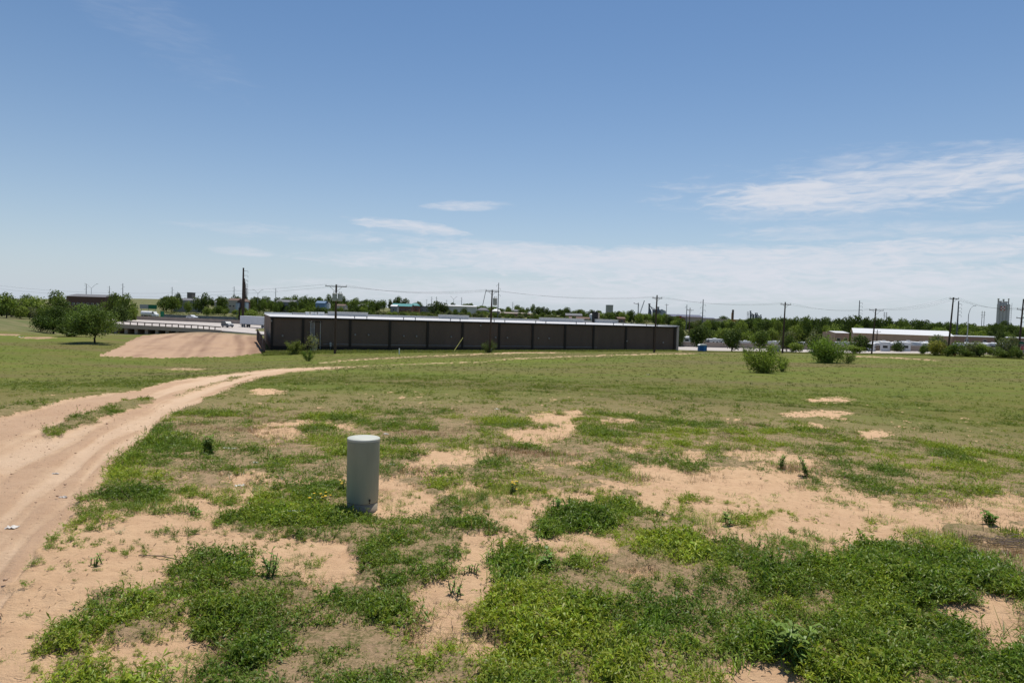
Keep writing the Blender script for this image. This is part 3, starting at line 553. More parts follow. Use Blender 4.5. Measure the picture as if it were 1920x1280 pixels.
# ------------------------------------------------------------------ pedestal
pp = hit(679, 957); root = empty('utility_pedestal', pp, 0, 'grey-green plastic utility post with pale round cap standing in the weeds', 'utility post')
D_ = math.hypot(pp[0], pp[1]); rad = 29.5 * D_ / F * 1.0
Hh = P(681, 820, pp[1])[2] - pp[2]
b = MB(); b.lathe([(rad * .97, .085), (rad * .97, .09), (rad * .985, .10), (rad, Hh - .03), (rad, Hh - .022)], 64); b.build('cover', M_ped, root, smooth=False)
for p_ in root.children[0].data.polygons: p_.use_smooth = abs(p_.normal.z) < .8
b = MB(); b.lathe([(rad * .945, -.08), (rad * .945, .084)], 64); o = b.build('base', M_pedbase, root)
for p_ in o.data.polygons: p_.use_smooth = abs(p_.normal.z) < .8
b = MB(); b.lathe([(rad * 1.003, Hh - .021), (rad * 1.008, Hh - .018), (rad * 1.008, Hh - .004), (rad * .99, Hh), (rad * .4, Hh + .004), (.002, Hh + .005)], 64); o = b.build('cap', mat('pale_cap', (.46, .47, .41), .6, .05, 8), root)
for p_ in o.data.polygons: p_.use_smooth = True
aa = math.radians(-52); T = Matrix.Translation((0, 0, 0)) @ Matrix.Rotation(aa, 4, 'Z'); b = MB(); b.box(rad * .97, rad * 1.03, -.006, .006, .105, .125, T); b.box(rad * .97, rad * 1.015, -.004, .004, .09, .10, T); b.build('latch', M_black, root)
#PART3
# ------------------------------------------------------------------ warehouse
def lineX(px, A, B):
    """distance along the plan line A-B met by the vertical plane through a pixel column near the horizon"""
    d = pdir(px, HZ(px) + 40); n_ = np.array([d[1], -d[0]]); ab = (B - A)[:2]; return float(-(n_ @ A[:2]) / (n_ @ ab)) * np.linalg.norm(ab)
WA = P(508, 600, 120); WB = P(1268, 620, 152); WL = float(np.linalg.norm((WB - WA)[:2])); WD = 30.0
wang = math.atan2(WB[1] - WA[1], WB[0] - WA[0]); zb = -6.3; ze = -0.27; zr = -0.16
wh = empty('warehouse', (WA[0], WA[1], zb), wang, 'long low dark brown metal warehouse with white roof across the middle', 'warehouse')
H1 = ze - zb; H2 = zr - zb
b = MB(); b.add([(0, 0, 0), (WL, 0, 0), (WL, WD, 0), (0, WD, 0), (0, 0, H1), (WL, 0, H1), (WL, WD, H2), (0, WD, H2)], [(0, 1, 5, 4), (1, 2, 6, 5), (2, 3, 7, 6), (3, 0, 4, 7)])
# vertical ribs of the cladding
x_ = 0.4
while x_ < WL - .2: b.box(x_, x_ + .05, -.025, -.001, .35, H1 - .12); x_ += .3
b.build('wall', M_wall, wh)
b = MB(); b.add([(-.12, -.15, H1 + .02), (WL + .1, -.15, H1 + .02), (WL + .1, WD, H2 + .02), (-.12, WD, H2 + .02), (-.12, -.15, H1 + .10), (WL + .1, -.15, H1 + .10), (WL + .1, WD, H2 + .10), (-.12, WD, H2 + .10)], [(0, 1, 2, 3), (7, 6, 5, 4), (0, 4, 5, 1), (1, 5, 6, 2), (2, 6, 7, 3), (3, 7, 4, 0)])
rf = b.build('roof', mat('white_roof', (.52, .51, .50), .55, .08, .12), wh)
b = MB(); b.box(-.2, WL + .12, -.30, -.16, H1 - .22, H1 + .04); b.build('gutter', M_trim, wh)
b = MB(); b.box(-.02, WL + .02, -.06, -.03, .0, .95); b.build('base_band', M_trim, wh)
b = MB(); b.box(lineX(572, WA, WB), WL, WD - .15, WD, H2 + .12, H2 + .56); b.build('parapet', M_lgrey, wh)
b = MB(); b.box(-.02, lineX(571, WA, WB), WD - .15, WD, H2 + .12, H2 + .46); b.build('parapet', M_white, wh)
cols_px = [510, 568, 656.5, 730.8, 801.5, 866.8, 935.5, 998.3, 1059, 1112.3, 1173, 1226.5, 1264]
for px in cols_px:
    s_ = lineX(px, WA, WB); b = MB(); b.box(s_ - .22, s_ + .22, -.17, -.065, 0, H1 - .23); b.build('downspout', M_trim, wh)
b = MB(); b.box(WL + .01, WL + .55, -.28, WD, 0, H1 + .16); b.build('end_wall', mat('pale_end_wall', (.46, .39, .35), .7, .08), wh)
b = MB(); b.box(WL - .1, WL + .6, -.34, WD, H1 + .17, H1 + .34); b.build('end_coping', M_lgrey, wh)
for a_, c_ in ((615, 687), (823, 875), (1013, 1089), (1113, 1153)):
    A2 = WA + np.array([-math.sin(wang) * (WD - 2), math.cos(wang) * (WD - 2), 0]); B2 = WB + (A2 - WA); s0, s1 = lineX(a_, A2, B2), lineX(c_, A2, B2)
    b = MB(); b.box(s0, s1, WD - 3.4, WD - 1, H2 - .02, H2 + .95); b.box(s0 - .1, s1 + .1, WD - 3.5, WD - .9, H2 + .955, H2 + 1.02); b.build('roof_monitor', M_lgrey, wh)
for px, w, h in ((573, .7, .7), (582.5, .7, .7), (589, .5, .7), (596, 1.3, .75)):
    s_ = lineX(px, A2, B2); b = MB(); b.box(s_, s_ + w, WD - 2.2, WD - 1.2, H2, H2 + h); b.box(s_ - .08, s_ + w + .08, WD - 2.3, WD - 1.1, H2 + h, H2 + h + .08); b.build('roof_vent', M_white, wh)
s_ = lineX(1117, A2, B2); b = MB(); b.box(s_ - .9, s_ + .35, WD - 2.2, WD - 1.2, H2 + .2, H2 + 2.9); b.build('dark_roof_unit', M_black, wh); b = MB(); b.box(s_ + .36, s_ + .85, WD - 2.1, WD - 1.2, H2 + .2, H2 + 2.7); b.build('pale_unit_side', mat('tan_unit_side', (.42, .34, .26), .7), wh)  # dark box stands in for a pole behind; tan box is its paler side
for px in (665, 688, 757, 779, 845, 863, 927, 947, 1005, 1024, 1081, 1098, 1151, 1169, 1213, 1233):
    s_ = lineX(px, WA, WB); b = MB(); b.tube([(s_, .35, H1 + .1), (s_, .35, H1 + .42)], .07, 6); b.tube([(s_, .35, H1 + .42), (s_, .35, H1 + .5)], .13, 6); b.build('vent_pipe', M_trim, wh)
for px, z_ in ((508.5, 5.2), (530, 2.6), (666, 3.0), (691, 3.0), (757, 2.9), (781, 2.9), (846, 2.9), (900, 5.2), (929, 2.9), (951, 2.9), (1009, 2.9), (1029, 2.9), (1175, 2.6), (1243, 2.4)):
    s_ = lineX(px, WA, WB); b = MB(); b.box(s_ - .13, s_ + .13, -.22, -.03, z_, z_ + .3); b.box(s_ - .09, s_ + .09, -.32, -.221, z_ + .05, z_ + .22); b.build('wall_lamp', mat('lamp_housing', (.30, .28, .26), .5), wh)
b = MB(); b.tube([(9, -.12, 1.35), (WL - 20, -.12, 1.35)], .03, 5); b.build('pipe_run', M_grey, wh)
# electrical cabinet and conduits at the wall
s_ = lineX(583, WA, WB); cb = empty('electrical_cabinet', (WA[0] + math.cos(wang) * s_ + .9 * math.sin(wang), WA[1] + math.sin(wang) * s_ - .9 * math.cos(wang), zb), wang, 'grey electrical cabinet with conduits rising to wires against the warehouse wall', 'electrical cabinet')
b = MB(); b.box(-.15, 1.05, -.3, .3, .55, 2.45); b.box(-.19, 1.09, -.34, .34, 2.455, 2.52); b.build('cabinet_body', mat('cabinet_grey', (.17, .20, .21), .5, .06), cb)
b = MB(); b.box(-.1, .43, -.33, -.301, .62, 2.38); b.box(.47, 1.0, -.33, -.301, .62, 2.38); b.build('door', mat('cabinet_door', (.20, .235, .245), .5, .06), cb)
b = MB(); b.box(-.1, 1.0, -.28, .28, 0, .545); b.build('plinth', M_conc, cb)
for k in range(4):
    b = MB(); x_ = -.15 + k * .22; b.tube([(x_, .1, 2.5), (x_, .1, 5.2), (x_ - .08, .0, 5.45), (x_ - .16, -.12, 5.3)], .055, 8); b.build('conduit', M_grey, cb)
b = MB(); b.tube([(1.6, .45, .5), (1.6, .45, 5.5)], .04, 6); b.build('conduit', M_lgrey, cb)
b = MB()
for k in range(10): b.tube([(-.3 + k * .2, -.05, 5.35 + .2 * math.sin(k * 2)), (-.2 + k * .22, -.2, 5.55), (0 + k * .2, -.1, 5.3)], .05, 5)
b.build('wire_bundle', M_trim, cb)
mt2 = empty('meter_box', (WA[0] + math.cos(wang) * (s_ + 3.4) + .6 * math.sin(wang), WA[1] + math.sin(wang) * (s_ + 3.4) - .6 * math.cos(wang), zb), wang, 'small grey meter on a post right of the electrical cabinet', 'meter')
b = MB(); b.tube([(0, 0, 0), (0, 0, 1.9)], .05, 6); b.build('post', M_steel, mt2); b = MB(); b.box(-.16, .16, -.12, .1, .95, 1.7); b.tube([(0, -.13, 1.35), (0, -.22, 1.35)], .11, 10); b.build('meter_case', M_grey, mt2)
# silt fence beside the left end
b = MB(); p0, p1 = hit(497, 663), P(482, 628, 140); p1[2] = -5.2
fz = empty('silt_fence', (p0[0], p0[1], p0[2]), 0, 'sagging black mesh fence along the left end of the warehouse', 'fence'); d_ = p1 - p0; n_ = 9; V = []; Fs = []
for i in range(n_ + 1):
    t_ = i / n_; V += [(d_[0] * t_, d_[1] * t_, d_[2] * t_ - .2), (d_[0] * t_ + .1 * math.sin(i * 2), d_[1] * t_, d_[2] * t_ + 2.0 + .15 * math.sin(i * 1.7))]
Fs = [(2 * i, 2 * i + 2, 2 * i + 3, 2 * i + 1) for i in range(n_)]; b.add(V, Fs); o = b.build('mesh_panel', mat('black_mesh', (.025, .025, .03), .8, .3, 3), fz, fix=False); s2_ = o.modifiers.new('solid', 'SOLIDIFY'); s2_.thickness = .03
for i in range(n_ + 1): t_ = i / n_; b = MB(); b.box(d_[0] * t_ - .05, d_[0] * t_ + .05, d_[1] * t_ - .12, d_[1] * t_ - .05, d_[2] * t_ - .2, d_[2] * t_ + 2.2); b.build('post', M_pole, fz)
# marker posts
q_ = hit(748.5, 664); b = MB(); b.lathe([(.09, 0), (.09, .75), (.10, .76), (.10, .9), (.06, .95)], 12); o = b.build('marker_post', M_white); o.location = q_; tag(o, 'white marker post in the grass before the warehouse', 'post')
q_ = hit(921, 660); b = MB(); b.box(-.18, .18, -.12, .12, 0, .8); b.box(-.2, .2, -.14, .14, .81, .87); o = b.build('junction_box', M_lgrey); o.location = q_; tag(o, 'small pale box at the foot of the pole with the round bush', 'junction box')

# ------------------------------------------------------------------ poles and wires
ATT = {}
def upole(key, px, Y, top, label, arms=((.35, 2.4),), r=.16, cat='utility pole', group='wooden utility poles', lean=0.0, rot=0.12, transf=0, matl=None, pins=3, foot=None, name='utility_pole'):
    if foot: p = hit(px, foot); _, h = at(px, p[1], top); h = P(px, top, p[1])[2] - p[2]
    else: p, h = at(px, Y, top)
    root = empty(name, p, rot, label, cat, group); ml = matl or M_pole
    b = MB(); b.tube([(0, 0, -.4), (lean * .5, 0, h * .5), (lean, 0, h)], [r * 1.15, r, r * .72], 10); b.build('shaft', ml, root); at_ = []
    for dz, w in arms:
        z_ = h - dz; b = MB(); b.box(lean - w / 2, lean + w / 2, -r - .10, -r + .0, z_ - .06, z_ + .06); ca = b.build('crossarm', ml, root)
        b = MB()
        for s_ in (-1, 1): b.tube([(lean + s_ * w * .3, -r - .11, z_), (lean, -r - .02, z_ - w * .28)], .025, 4)
        b.build('brace', M_steel, root)
        for k in range(pins):
            x_ = lean - w / 2 + .1 + (w - .2) * k / (pins - 1); b = MB(); b.lathe([(.02, 0), (.03, .08), (.06, .1), (.06, .14), (.04, .16), (.06, .19), (.03, .24)], 8, x_, -r - .05); i_ = b.build('insulator', M_lgrey, ca); i_.location.z = z_ + .06; at_.append((x_, -r - .05, z_ + .3))
    for k in range(transf):
        b = MB(); x_ = lean + (k - (transf - 1) / 2) * .85 + (.28 if transf > 1 else .5); zt = h - 2.75; b.lathe([(.10, 0), (.36, .04), (.38, .1), (.38, 1.15), (.40, 1.17), (.40, 1.22), (.30, 1.32), (.05, 1.36)], 16, x_, -.55); t_ = b.build('transformer', mat('transformer_grey', (.42, .42, .40), .5), root); t_.location.z = zt
        for q in (-.15, .15):
            b = MB(); b.lathe([(.04, 0), (.06, .05), (.04, .1), (.06, .15), (.03, .3)], 8, x_ + q, -.55); i_ = b.build('bushing', M_steel, t_); i_.location.z = 1.3
    Rz = Matrix.Rotation(rot, 4, 'Z'); ATT[key] = [Vector(p) + Rz @ Vector(a) for a in at_] or [Vector(p) + Vector((lean, 0, h - .3))]; return root, h
up1, h1 = upole('a', 628, 0, 533, 'dark utility pole with two grey transformers left of the warehouse middle', ((.35, 3.4),), foot=663, transf=2, r=.19)
upole('b', 918, 0, 543, 'brown utility pole rising from the round bush before the warehouse', ((.3, 2.4),), foot=661, transf=1, lean=.15)
upole('c', 1226.5, 0, 553, 'brown utility pole before the right part of the warehouse', ((.6, 1.9),), foot=660, lean=.15, pins=2)
upole('d', 1467, 0, 566, 'slim utility pole between the two green bushes', ((.5, 2.2),), foot=662, lean=.12, pins=2)
upole('e', 1634, 0, 578, 'utility pole with wide crossarm standing before the white campers', ((.4, 3.4),), foot=664, lean=.5)
upole('f', 1776.5, 0, 557, 'tall dark utility pole in the green thicket, leaning slightly right', ((.3, 1.9),), foot=668, lean=.55)
upole('g', 1908.5, 0, 560, 'brown utility pole with two crossarms at the right edge', ((2.0, 2.9), (3.6, 2.9)), foot=671, lean=.45, pins=3)
# conduit and meter on first pole; guy wires
def wire(a, b_, sag, r=.010, name='power_line', label='thin sagging power line between the wooden poles', group='power lines', k=10):
    pts = []
    for i in range(k + 1):
        t_ = i / k; p = a.lerp(b_, t_); pts.append((p.x, p.y, p.z - sag * 4 * t_ * (1 - t_)))
    m_ = MB(); m_.tube(pts, r, 4); o = m_.build(name, M_black, fix=False); return tag(o, label, 'power line', group)
for ks, kt, nm in (('a', 'b', 'from the transformer pole to the bush pole'), ('b', 'c', 'from the bush pole to the third pole'), ('c', 'd', 'from the warehouse end to the slim pole'), ('d', 'e', 'from the slim pole to the wide crossarm pole'), ('f', 'g', 'from the thicket pole to the right edge pole'), ('e', 'f', 'from the wide crossarm pole to the thicket pole')):
    A1, B1 = ATT[ks], ATT[kt]
    for j in range(min(3, len(A1), len(B1))): wire(A1[j], B1[min(j, len(B1) - 1)], 0.8 + .1 * j, label='thin sagging power line ' + nm, group='power lines ' + nm)
for j, (dy, zz) in enumerate(((0, 0), (30, 4))): wire(ATT['a'][0] + Vector((0, 0, -.5 * j)), Vector(P(-60, 528 + 6 * j, 150)), 2.0, label='thin power line running from the transformer pole to the left edge', group='power lines to the left')
for j in range(2): wire(ATT['g'][j], Vector(P(2100, 555 + 9 * j, 120)), .5, label='short power line leaving the right edge pole', group='power lines at the right edge')
wire(ATT['b'][0], Vector(P(905, 572, 118)), 0, .05, 'guy_wire', 'steel guy strut at the top of the bush pole', None)
q_ = hit(850, 660); q2 = P(868, 633, q_[1] + 3); b = MB(); b.tube([(0, 0, 0), tuple(q2 - q_)], .05, 6); o = b.build('guy_guard', mat('yellow_sleeve', (.42, .40, .10), .6)); o.location = q_; tag(o, 'slanting yellow guy wire sleeve before the warehouse', 'guy wire')
# tall far transmission poles
def mono(px, Y, top, label, r=.28, arms=5, side=1, w=2.6, colr=None, group='tall transmission poles', foot=None):
    p, h = at(px, Y, top); root = empty('transmission_pole', p, 0, label, 'transmission pole', group); b = MB(); b.tube([(0, 0, -.5), (0, 0, h)], [r * 1.3, r * .7], 10); b.build('shaft', colr or M_steel, root)
    for k in range(arms):
        z_ = h - 1.5 - k * h * .085; b = MB(); s_ = side if side else (1 if k % 2 else -1); b.tube([(0, 0, z_), (s_ * w, 0, z_ + .15)], [.10, .05], 6); ar = b.build('arm', colr or M_steel, root); b = MB(); b.lathe([(.03, -.9), (.1, -.8), (.05, -.7), (.1, -.6), (.05, -.5), (.1, -.4), (.03, -.1)], 6, s_ * w, 0); i_ = b.build('insulator', M_steel, ar); i_.location.z = z_
    return root
M_rust = mat('rusty_steel', (.07, .045, .035), .8, .2)
mono(455, 330, 502, 'tallest dark steel pole with short arms on the left behind the road', .5, 5, 1, 2.2, M_rust)
for k in range(5): mono(457.5 + k * 1.4, 420 + 110 * k, 522 + 6 * k, 'steel pole in the row receding behind the tallest pole', .3, 3, 1, 2.0, M_rust, 'row of poles receding behind the tallest pole')
mono(933, 420, 530, 'tall slim pole right behind the bush pole', .28, 4, 0, 1.2); mono(1316, 420, 561, 'tall slim pole beyond the right end of the warehouse', .3, 6, 0, 1.6); mono(1286, 430, 571, 'shorter grey pole beside the warehouse end', .25, 2, 0, 1.0)
mono(1608, 400, 563, 'tall pole with short arms behind the white campers', .3, 6, 1, 1.8); mono(1793, 330, 564, 'tall steel pole right of the thicket pole', .35, 4, 1, 1.6)
for px, Y, tp, lb in ((161.5, 700, 532, 'far pole beside the double street lamp on the left'), (205, 800, 536, 'thin far pole above the left dark trees'), (230, 700, 531, 'far pole with a round head at the left'), (322.5, 800, 538, 'thin far pole left of the squat tower'), (438.5, 800, 537, 'thin far pole just left of the tallest pole'), (516.5, 800, 540, 'thin far pole above trees left of the transformer pole'),
                      (809, 900, 556, 'first of the far poles left of the bush pole'), (818, 900, 556, 'second of the far poles left of the bush pole'), (865, 900, 557, 'third of the far poles left of the bush pole'), (961, 900, 566, 'far pole with insulators right of the bush pole'), (1265.5, 900, 0, '')):
    if tp: mono(px, Y, tp, lb, .35, 3, 0, 2.0, None, 'far thin poles')
for px, Y, tp, lb in ((1291, 240, 577, 'dark pole just right of the warehouse end'), (1248, 400, 569, 'dark pole with small crossarms above the warehouse roof'), (1643, 250, 618, 'short pole with a lamp head before the tan building'), (799.5, 700, 561, 'small far crossarm pole left of the dark trees'), (837, 700, 562, 'small far crossarm pole above the white long building'), (575, 600, 552, 'small far crossarm pole left of the transformer pole')):
    upole('x', px, Y, tp, lb, ((.8, 2.4),), r=.17, group='smaller far wooden poles', pins=2)
def hframe(px, Y, tp, w, label):
    p, h = at(px, Y, tp); root = empty('pylon', p, 0, label, 'pylon', 'far double-legged pylons')
    for s_ in (-1, 1): b = MB(); b.tube([(s_ * w / 2, 0, 0), (s_ * w / 2, 0, h)], [.35, .25], 6); b.build('leg', M_steel, root)
    for z_ in (h * .92, h * .78): b = MB(); b.box(-w, w, -.15, .15, z_ - .15, z_ + .15); b.build('crossarm', M_steel, root)
    b = MB(); b.tube([(-w / 2, 0, h * .6), (w / 2, 0, h * .75)], .1, 4); b.tube([(w / 2, 0, h * .6), (-w / 2, 0, h * .75)], .1, 4); b.build('brace', M_steel, root)
hframe(1659, 900, 585, 3.0, 'double-legged far pylon right of the wide crossarm pole'); hframe(1842, 900, 583, 3.0, 'double-legged far pylon left of the grain elevator'); hframe(1402, 1100, 584, 2.2, 'double-legged far pylon left of the small far silos')
# street lamps
def ylamp(px, Y, tp, w, label):
    p, h = at(px, Y, tp); root = empty('street_lamp', p, 0, label, 'street lamp', 'far double-armed street lamps'); w = pw(w, Y) / 2
    b = MB(); b.tube([(0, 0, 0), (0, 0, h * .82)], [.22, .15], 6); b.build('post', M_grey, root)
    for s_ in (-1, 1):
        b = MB(); b.tube([(0, 0, h * .82), (s_ * w * .45, 0, h * .94), (s_ * w * .8, 0, h)], .12, 5); ar = b.build('arm', M_grey, root); b = MB(); b.box(min(s_ * w * .75, s_ * w), max(s_ * w * .75, s_ * w), -.2, .2, h - .05, h + .18); b.build('lamp_head', M_grey, ar)
ylamp(171, 620, 532, 26, 'double-armed street lamp far left above the low brown building'); ylamp(483, 620, 543, 20, 'double-armed street lamp right of the tallest pole'); ylamp(850, 700, 556, 13, 'double-armed street lamp above the long white building')
p, h = at(1811.5, 205, 573); root = empty('street_lamp', p, 0, 'single tall grey street lamp with bent arm left of the grain elevator', 'street lamp')
b = MB(); b.tube([(0, 0, 0), (.1, 0, h * .82)], [.15, .10], 8); b.build('post', M_grey, root); b = MB(); b.tube([(.1, 0, h * .82), (.5, 0, h * .93), (1.1, 0, h * .985), (1.5, 0, h)], [.08, .07, .06, .05], 6); ar = b.build('arm', M_grey, root); b = MB(); b.box(1.4, 2.1, -.14, .14, h - .06, h + .08); b.build('lamp_head', M_lgrey, ar)
#PART4
# ------------------------------------------------------------------ road, bridge, vehicles
def slab(name, a_pts, mat_, width_pts, kind='structure', thick=.5):
    """ribbon between two rows of 3D points"""
    V = []; n_ = len(a_pts)
    for p, q in zip(a_pts, width_pts): V += [p, q, (p[0], p[1], p[2] - thick), (q[0], q[1], q[2] - thick)]
    Fs = []
    for i in range(n_ - 1):
        a, b_ = 4 * i, 4 * i + 4; Fs += [(a, b_, b_ + 1, a + 1), (a + 2, a + 3, b_ + 3, b_ + 2), (a, a + 2, b_ + 2, b_), (a + 1, b_ + 1, b_ + 3, a + 3)]
    Fs += [(0, 1, 3, 2), (4 * n_ - 4, 4 * n_ - 2, 4 * n_ - 1, 4 * n_ - 3)]
    b = MB(); b.add(V, Fs); o = b.build(name, mat_)
    if kind: tag(o, kind=kind)
    return o
# plan of the highway: nearer edge and farther edge, with the depth that each column has
NE = [(-60, 604, 262), (60, 606, 255), (170, 607.5, 250), (230, 609, 245), (372, 616.5, 232), (430, 621, 222), (500, 627, 212), (640, 636, 200), (900, 648, 190), (1150, 657, 183), (1290, 662, 178), (1500, 665, 172), (1760, 668, 168), (1960, 672, 165)]
FE = [(-60, 592, 300), (60, 594.5, 292), (170, 597, 290), (230, 598, 290), (372, 603.5, 290), (430, 606, 285), (500, 610, 275), (640, 620, 255), (900, 634, 236), (1150, 645, 222), (1290, 650, 214), (1500, 655, 202), (1760, 659, 190), (1960, 663, 186)]
ne = [P(*t) for t in NE]; fe = [P(*t) for t in FE]
for q in ne + fe: q[2] += .0
M_road = mat('worn_concrete_road', (.42, .375, .34), .85, .08, .25, stretch=(.3, 1, 1))
slab('highway', ne, M_road, fe)
def lerp(a, b_, t): return a + (b_ - a) * t
mk = MB()
for t_ in (.12, .62):
    l1 = [lerp(a, b_, t_) + np.array([0, 0, .02]) for a, b_ in zip(ne, fe)]; l2 = [lerp(a, b_, t_ + .012) + np.array([0, 0, .02]) for a, b_ in zip(ne, fe)]
    for i in range(len(l1) - 1): mk.add([l1[i], l1[i + 1], l2[i + 1], l2[i]], [(0, 1, 2, 3)])
o = mk.build('road_marking', M_white, fix=False); tag(o, kind='structure')
# pale strip of frontage road on the right
a_ = [P(1240, 663.5, 160), P(1320, 664, 160), P(1500, 667.5, 158), P(1700, 671, 156), P(1960, 676, 152)]; b_ = [P(1240, 660.5, 170), P(1320, 661.5, 170), P(1500, 664.5, 168), P(1700, 667.5, 165), P(1960, 672.5, 162)]
# median barrier behind the near carriageway
def barrier(name, pts, h, w, mat_, label, cat, posts=None):
    b = MB(); V = []; n_ = len(pts)
    for p in pts: V += [(p[0], p[1] - w / 2, p[2] - .6), (p[0], p[1] + w / 2, p[2] - .6), (p[0], p[1] - w / 4, p[2] + h), (p[0], p[1] + w / 4, p[2] + h)]
    Fs = []
    for i in range(n_ - 1):
        a, c = 4 * i, 4 * i + 4; Fs += [(a, c, c + 2, a + 2), (a + 1, a + 3, c + 3, c + 1), (a + 2, c + 2, c + 3, a + 3)]
    Fs += [(0, 2, 3, 1), (4 * n_ - 4, 4 * n_ - 3, 4 * n_ - 1, 4 * n_ - 2)]; b.add(V, Fs); o = b.build(name, mat_); return tag(o, label, cat)
M_barr = mat('stained_concrete', (.36, .29, .24), .9, .15, .4)
barrier('median_barrier', [q + np.array([0, .5, 0]) for q in fe], 1.5, .9, M_barr, 'long brown-grey concrete barrier along the far side of the highway', 'barrier')
# bridge: parapet rail, deck edge, piers
br = empty('highway_bridge', ne[3], 0, 'low concrete highway bridge with pipe rail and piers beyond the graded dirt', 'bridge'); o0 = Vector(ne[3])
bp = [P(60, 605, 254), P(232, 608.5, 244), P(300, 612, 238), P(372, 616, 231), P(415, 619.5, 224)]
def ribbon(pts, z0, z1, y0, y1):
    b = MB()
    for p, q in zip(pts[:-1], pts[1:]):
        V = [Vector(p) + Vector((0, dy, dz)) - o0 for dy in (y0, y1) for dz in (z0, z1)] + [Vector(q) + Vector((0, dy, dz)) - o0 for dy in (y0, y1) for dz in (z0, z1)]
        b.add(V, [(0, 4, 5, 1), (2, 3, 7, 6), (1, 5, 7, 3), (0, 2, 6, 4), (0, 1, 3, 2), (4, 6, 7, 5)])
    return b
ribbon(bp, -1.3, .12, -.6, .3).build('deck_edge', mat('tan_concrete', (.44, .35, .28), .85, .1), br)
ribbon(bp, .95, 1.25, -.5, -.2).build('rail', mat('dull_rail', (.16, .12, .10), .6, .1), br)
tot_ = 0
for p, q in zip(bp[:-1], bp[1:]):
    L_ = np.linalg.norm(q - p); k_ = int(L_ / 3.0)
    for i in range(k_):
        c = Vector(lerp(p, q, i / k_)) - o0; b = MB(); b.box(c.x - .12, c.x + .12, c.y - .48, c.y - .22, c.z + .1, c.z + .98); b.build('rail_post', mat('dull_rail', (.16, .12, .10)), br)
for px in np.arange(120, 372, 19.3):
    t_ = np.interp(px, [60, 232, 300, 372], [0, 1, 2, 3]); i = min(int(t_), 2); c = Vector(lerp(bp[i], bp[i + 1], t_ - i)) - o0; b = MB(); b.box(c.x - .55, c.x + .55, c.y + .2, c.y + 14, c.z - 7, c.z - 1.31); b.build('pier', mat('tan_concrete', (.44, .35, .28)), br)
c = [Vector(q) - o0 for q in (bp[0], bp[-2])]; b = MB(); b.add([(c[0].x, c[0].y + 9, c[0].z - 8), (c[1].x, c[1].y + 9, c[1].z - 8), (c[1].x, c[1].y + 9, c[1].z - 1.32), (c[0].x, c[0].y + 9, c[0].z - 1.32), (c[0].x, c[0].y + 9.5, c[0].z - 8), (c[1].x, c[1].y + 9.5, c[1].z - 8), (c[1].x, c[1].y + 9.5, c[1].z - 1.32), (c[0].x, c[0].y + 9.5, c[0].z - 1.32)], [(0, 1, 2, 3), (7, 6, 5, 4), (3, 2, 6, 7), (0, 4, 5, 1), (0, 3, 7, 4), (1, 5, 6, 2)]); b.build('abutment', M_tan, br)
def wheel(parent, x, y, r, w=.22):
    b = MB(); T = Matrix.Translation((x, y, r)) @ Matrix.Rotation(math.pi / 2, 4, 'X'); pr = [(r * .62, -w / 2), (r * .95, -w / 2), (r, -w * .3), (r, w * .3), (r * .95, w / 2), (r * .62, w / 2)]; n_ = 16
    V = [tuple(T @ Vector((q * math.cos(2 * math.pi * k / n_), q * math.sin(2 * math.pi * k / n_), z))) for q, z in pr for k in range(n_)]
    Fs = [(i * n_ + k, i * n_ + (k + 1) % n_, ((i + 1) % 6) * n_ + (k + 1) % n_, ((i + 1) % 6) * n_ + k) for i in range(6) for k in range(n_)]; b.add(V, Fs); wo = b.build('wheel', M_black, parent)
    b = MB(); V = [tuple(T @ Vector((r * .61 * math.cos(2 * math.pi * k / n_), r * .61 * math.sin(2 * math.pi * k / n_), z))) for z in (-w * .35, w * .35) for k in range(n_)]; b.add(V, [tuple(range(n_)), tuple(range(n_, 2 * n_))] + [(k, (k + 1) % n_, (k + 1) % n_ + n_, k + n_) for k in range(n_)]); b.build('rim', M_lgrey, wo)
def car(name, loc, rz, label, cat, paint, prof, glass, L_, W_, wb, wr=.36, group=None, scale=1):
    """prof: side outline (x,z); glass: side window quads (x,z lists)"""
    root = empty(name, loc, rz, label, cat, group); b = MB(); b.prism(prof, -W_ / 2, W_ / 2); b.build('body', paint, root, bevel=.05)
    for pr in glass:
        b = MB(); b.prism(pr, -W_ / 2 - .006, W_ / 2 + .006); b.build('side_window', M_glass, root)
    for x_ in (wb / 2, -wb / 2):
        for s_ in (-1, 1): wheel(root, x_, s_ * (W_ / 2 - .10), wr)
    xf = max(p[0] for p in prof); xb = min(p[0] for p in prof)
    for s_ in (-1, 1):
        b = MB(); b.box(xf - .06, xf + .012, s_ * (W_ / 2 - .28) - .18, s_ * (W_ / 2 - .28) + .18, .68, .86); b.build('headlight', mat('lamp_glass', (.7, .7, .68), .2), root)
        b = MB(); b.box(xb - .012, xb + .06, s_ * (W_ / 2 - .22) - .12, s_ * (W_ / 2 - .22) + .12, .8, 1.0); b.build('tail_light', mat('red_lens', (.35, .01, .01), .3), root)
    b = MB(); b.box(xf - .05, xf + .03, -W_ / 2 + .1, W_ / 2 - .1, .38, .58); b.build('bumper', M_steel, root); return root
suv = [(-2.45, .42), (-2.5, .9), (-2.42, 1.2), (-2.25, 1.78), (-1.9, 1.86), (.35, 1.84), (.95, 1.28), (2.15, 1.12), (2.42, .95), (2.48, .5), (2.4, .36), (-2.3, .34)]
hwdir = math.atan2(ne[5][1] - ne[4][1], ne[5][0] - ne[4][0])
M_navy = mat('dark_blue_paint', (.02, .035, .06), .4, .03, spec=.6)
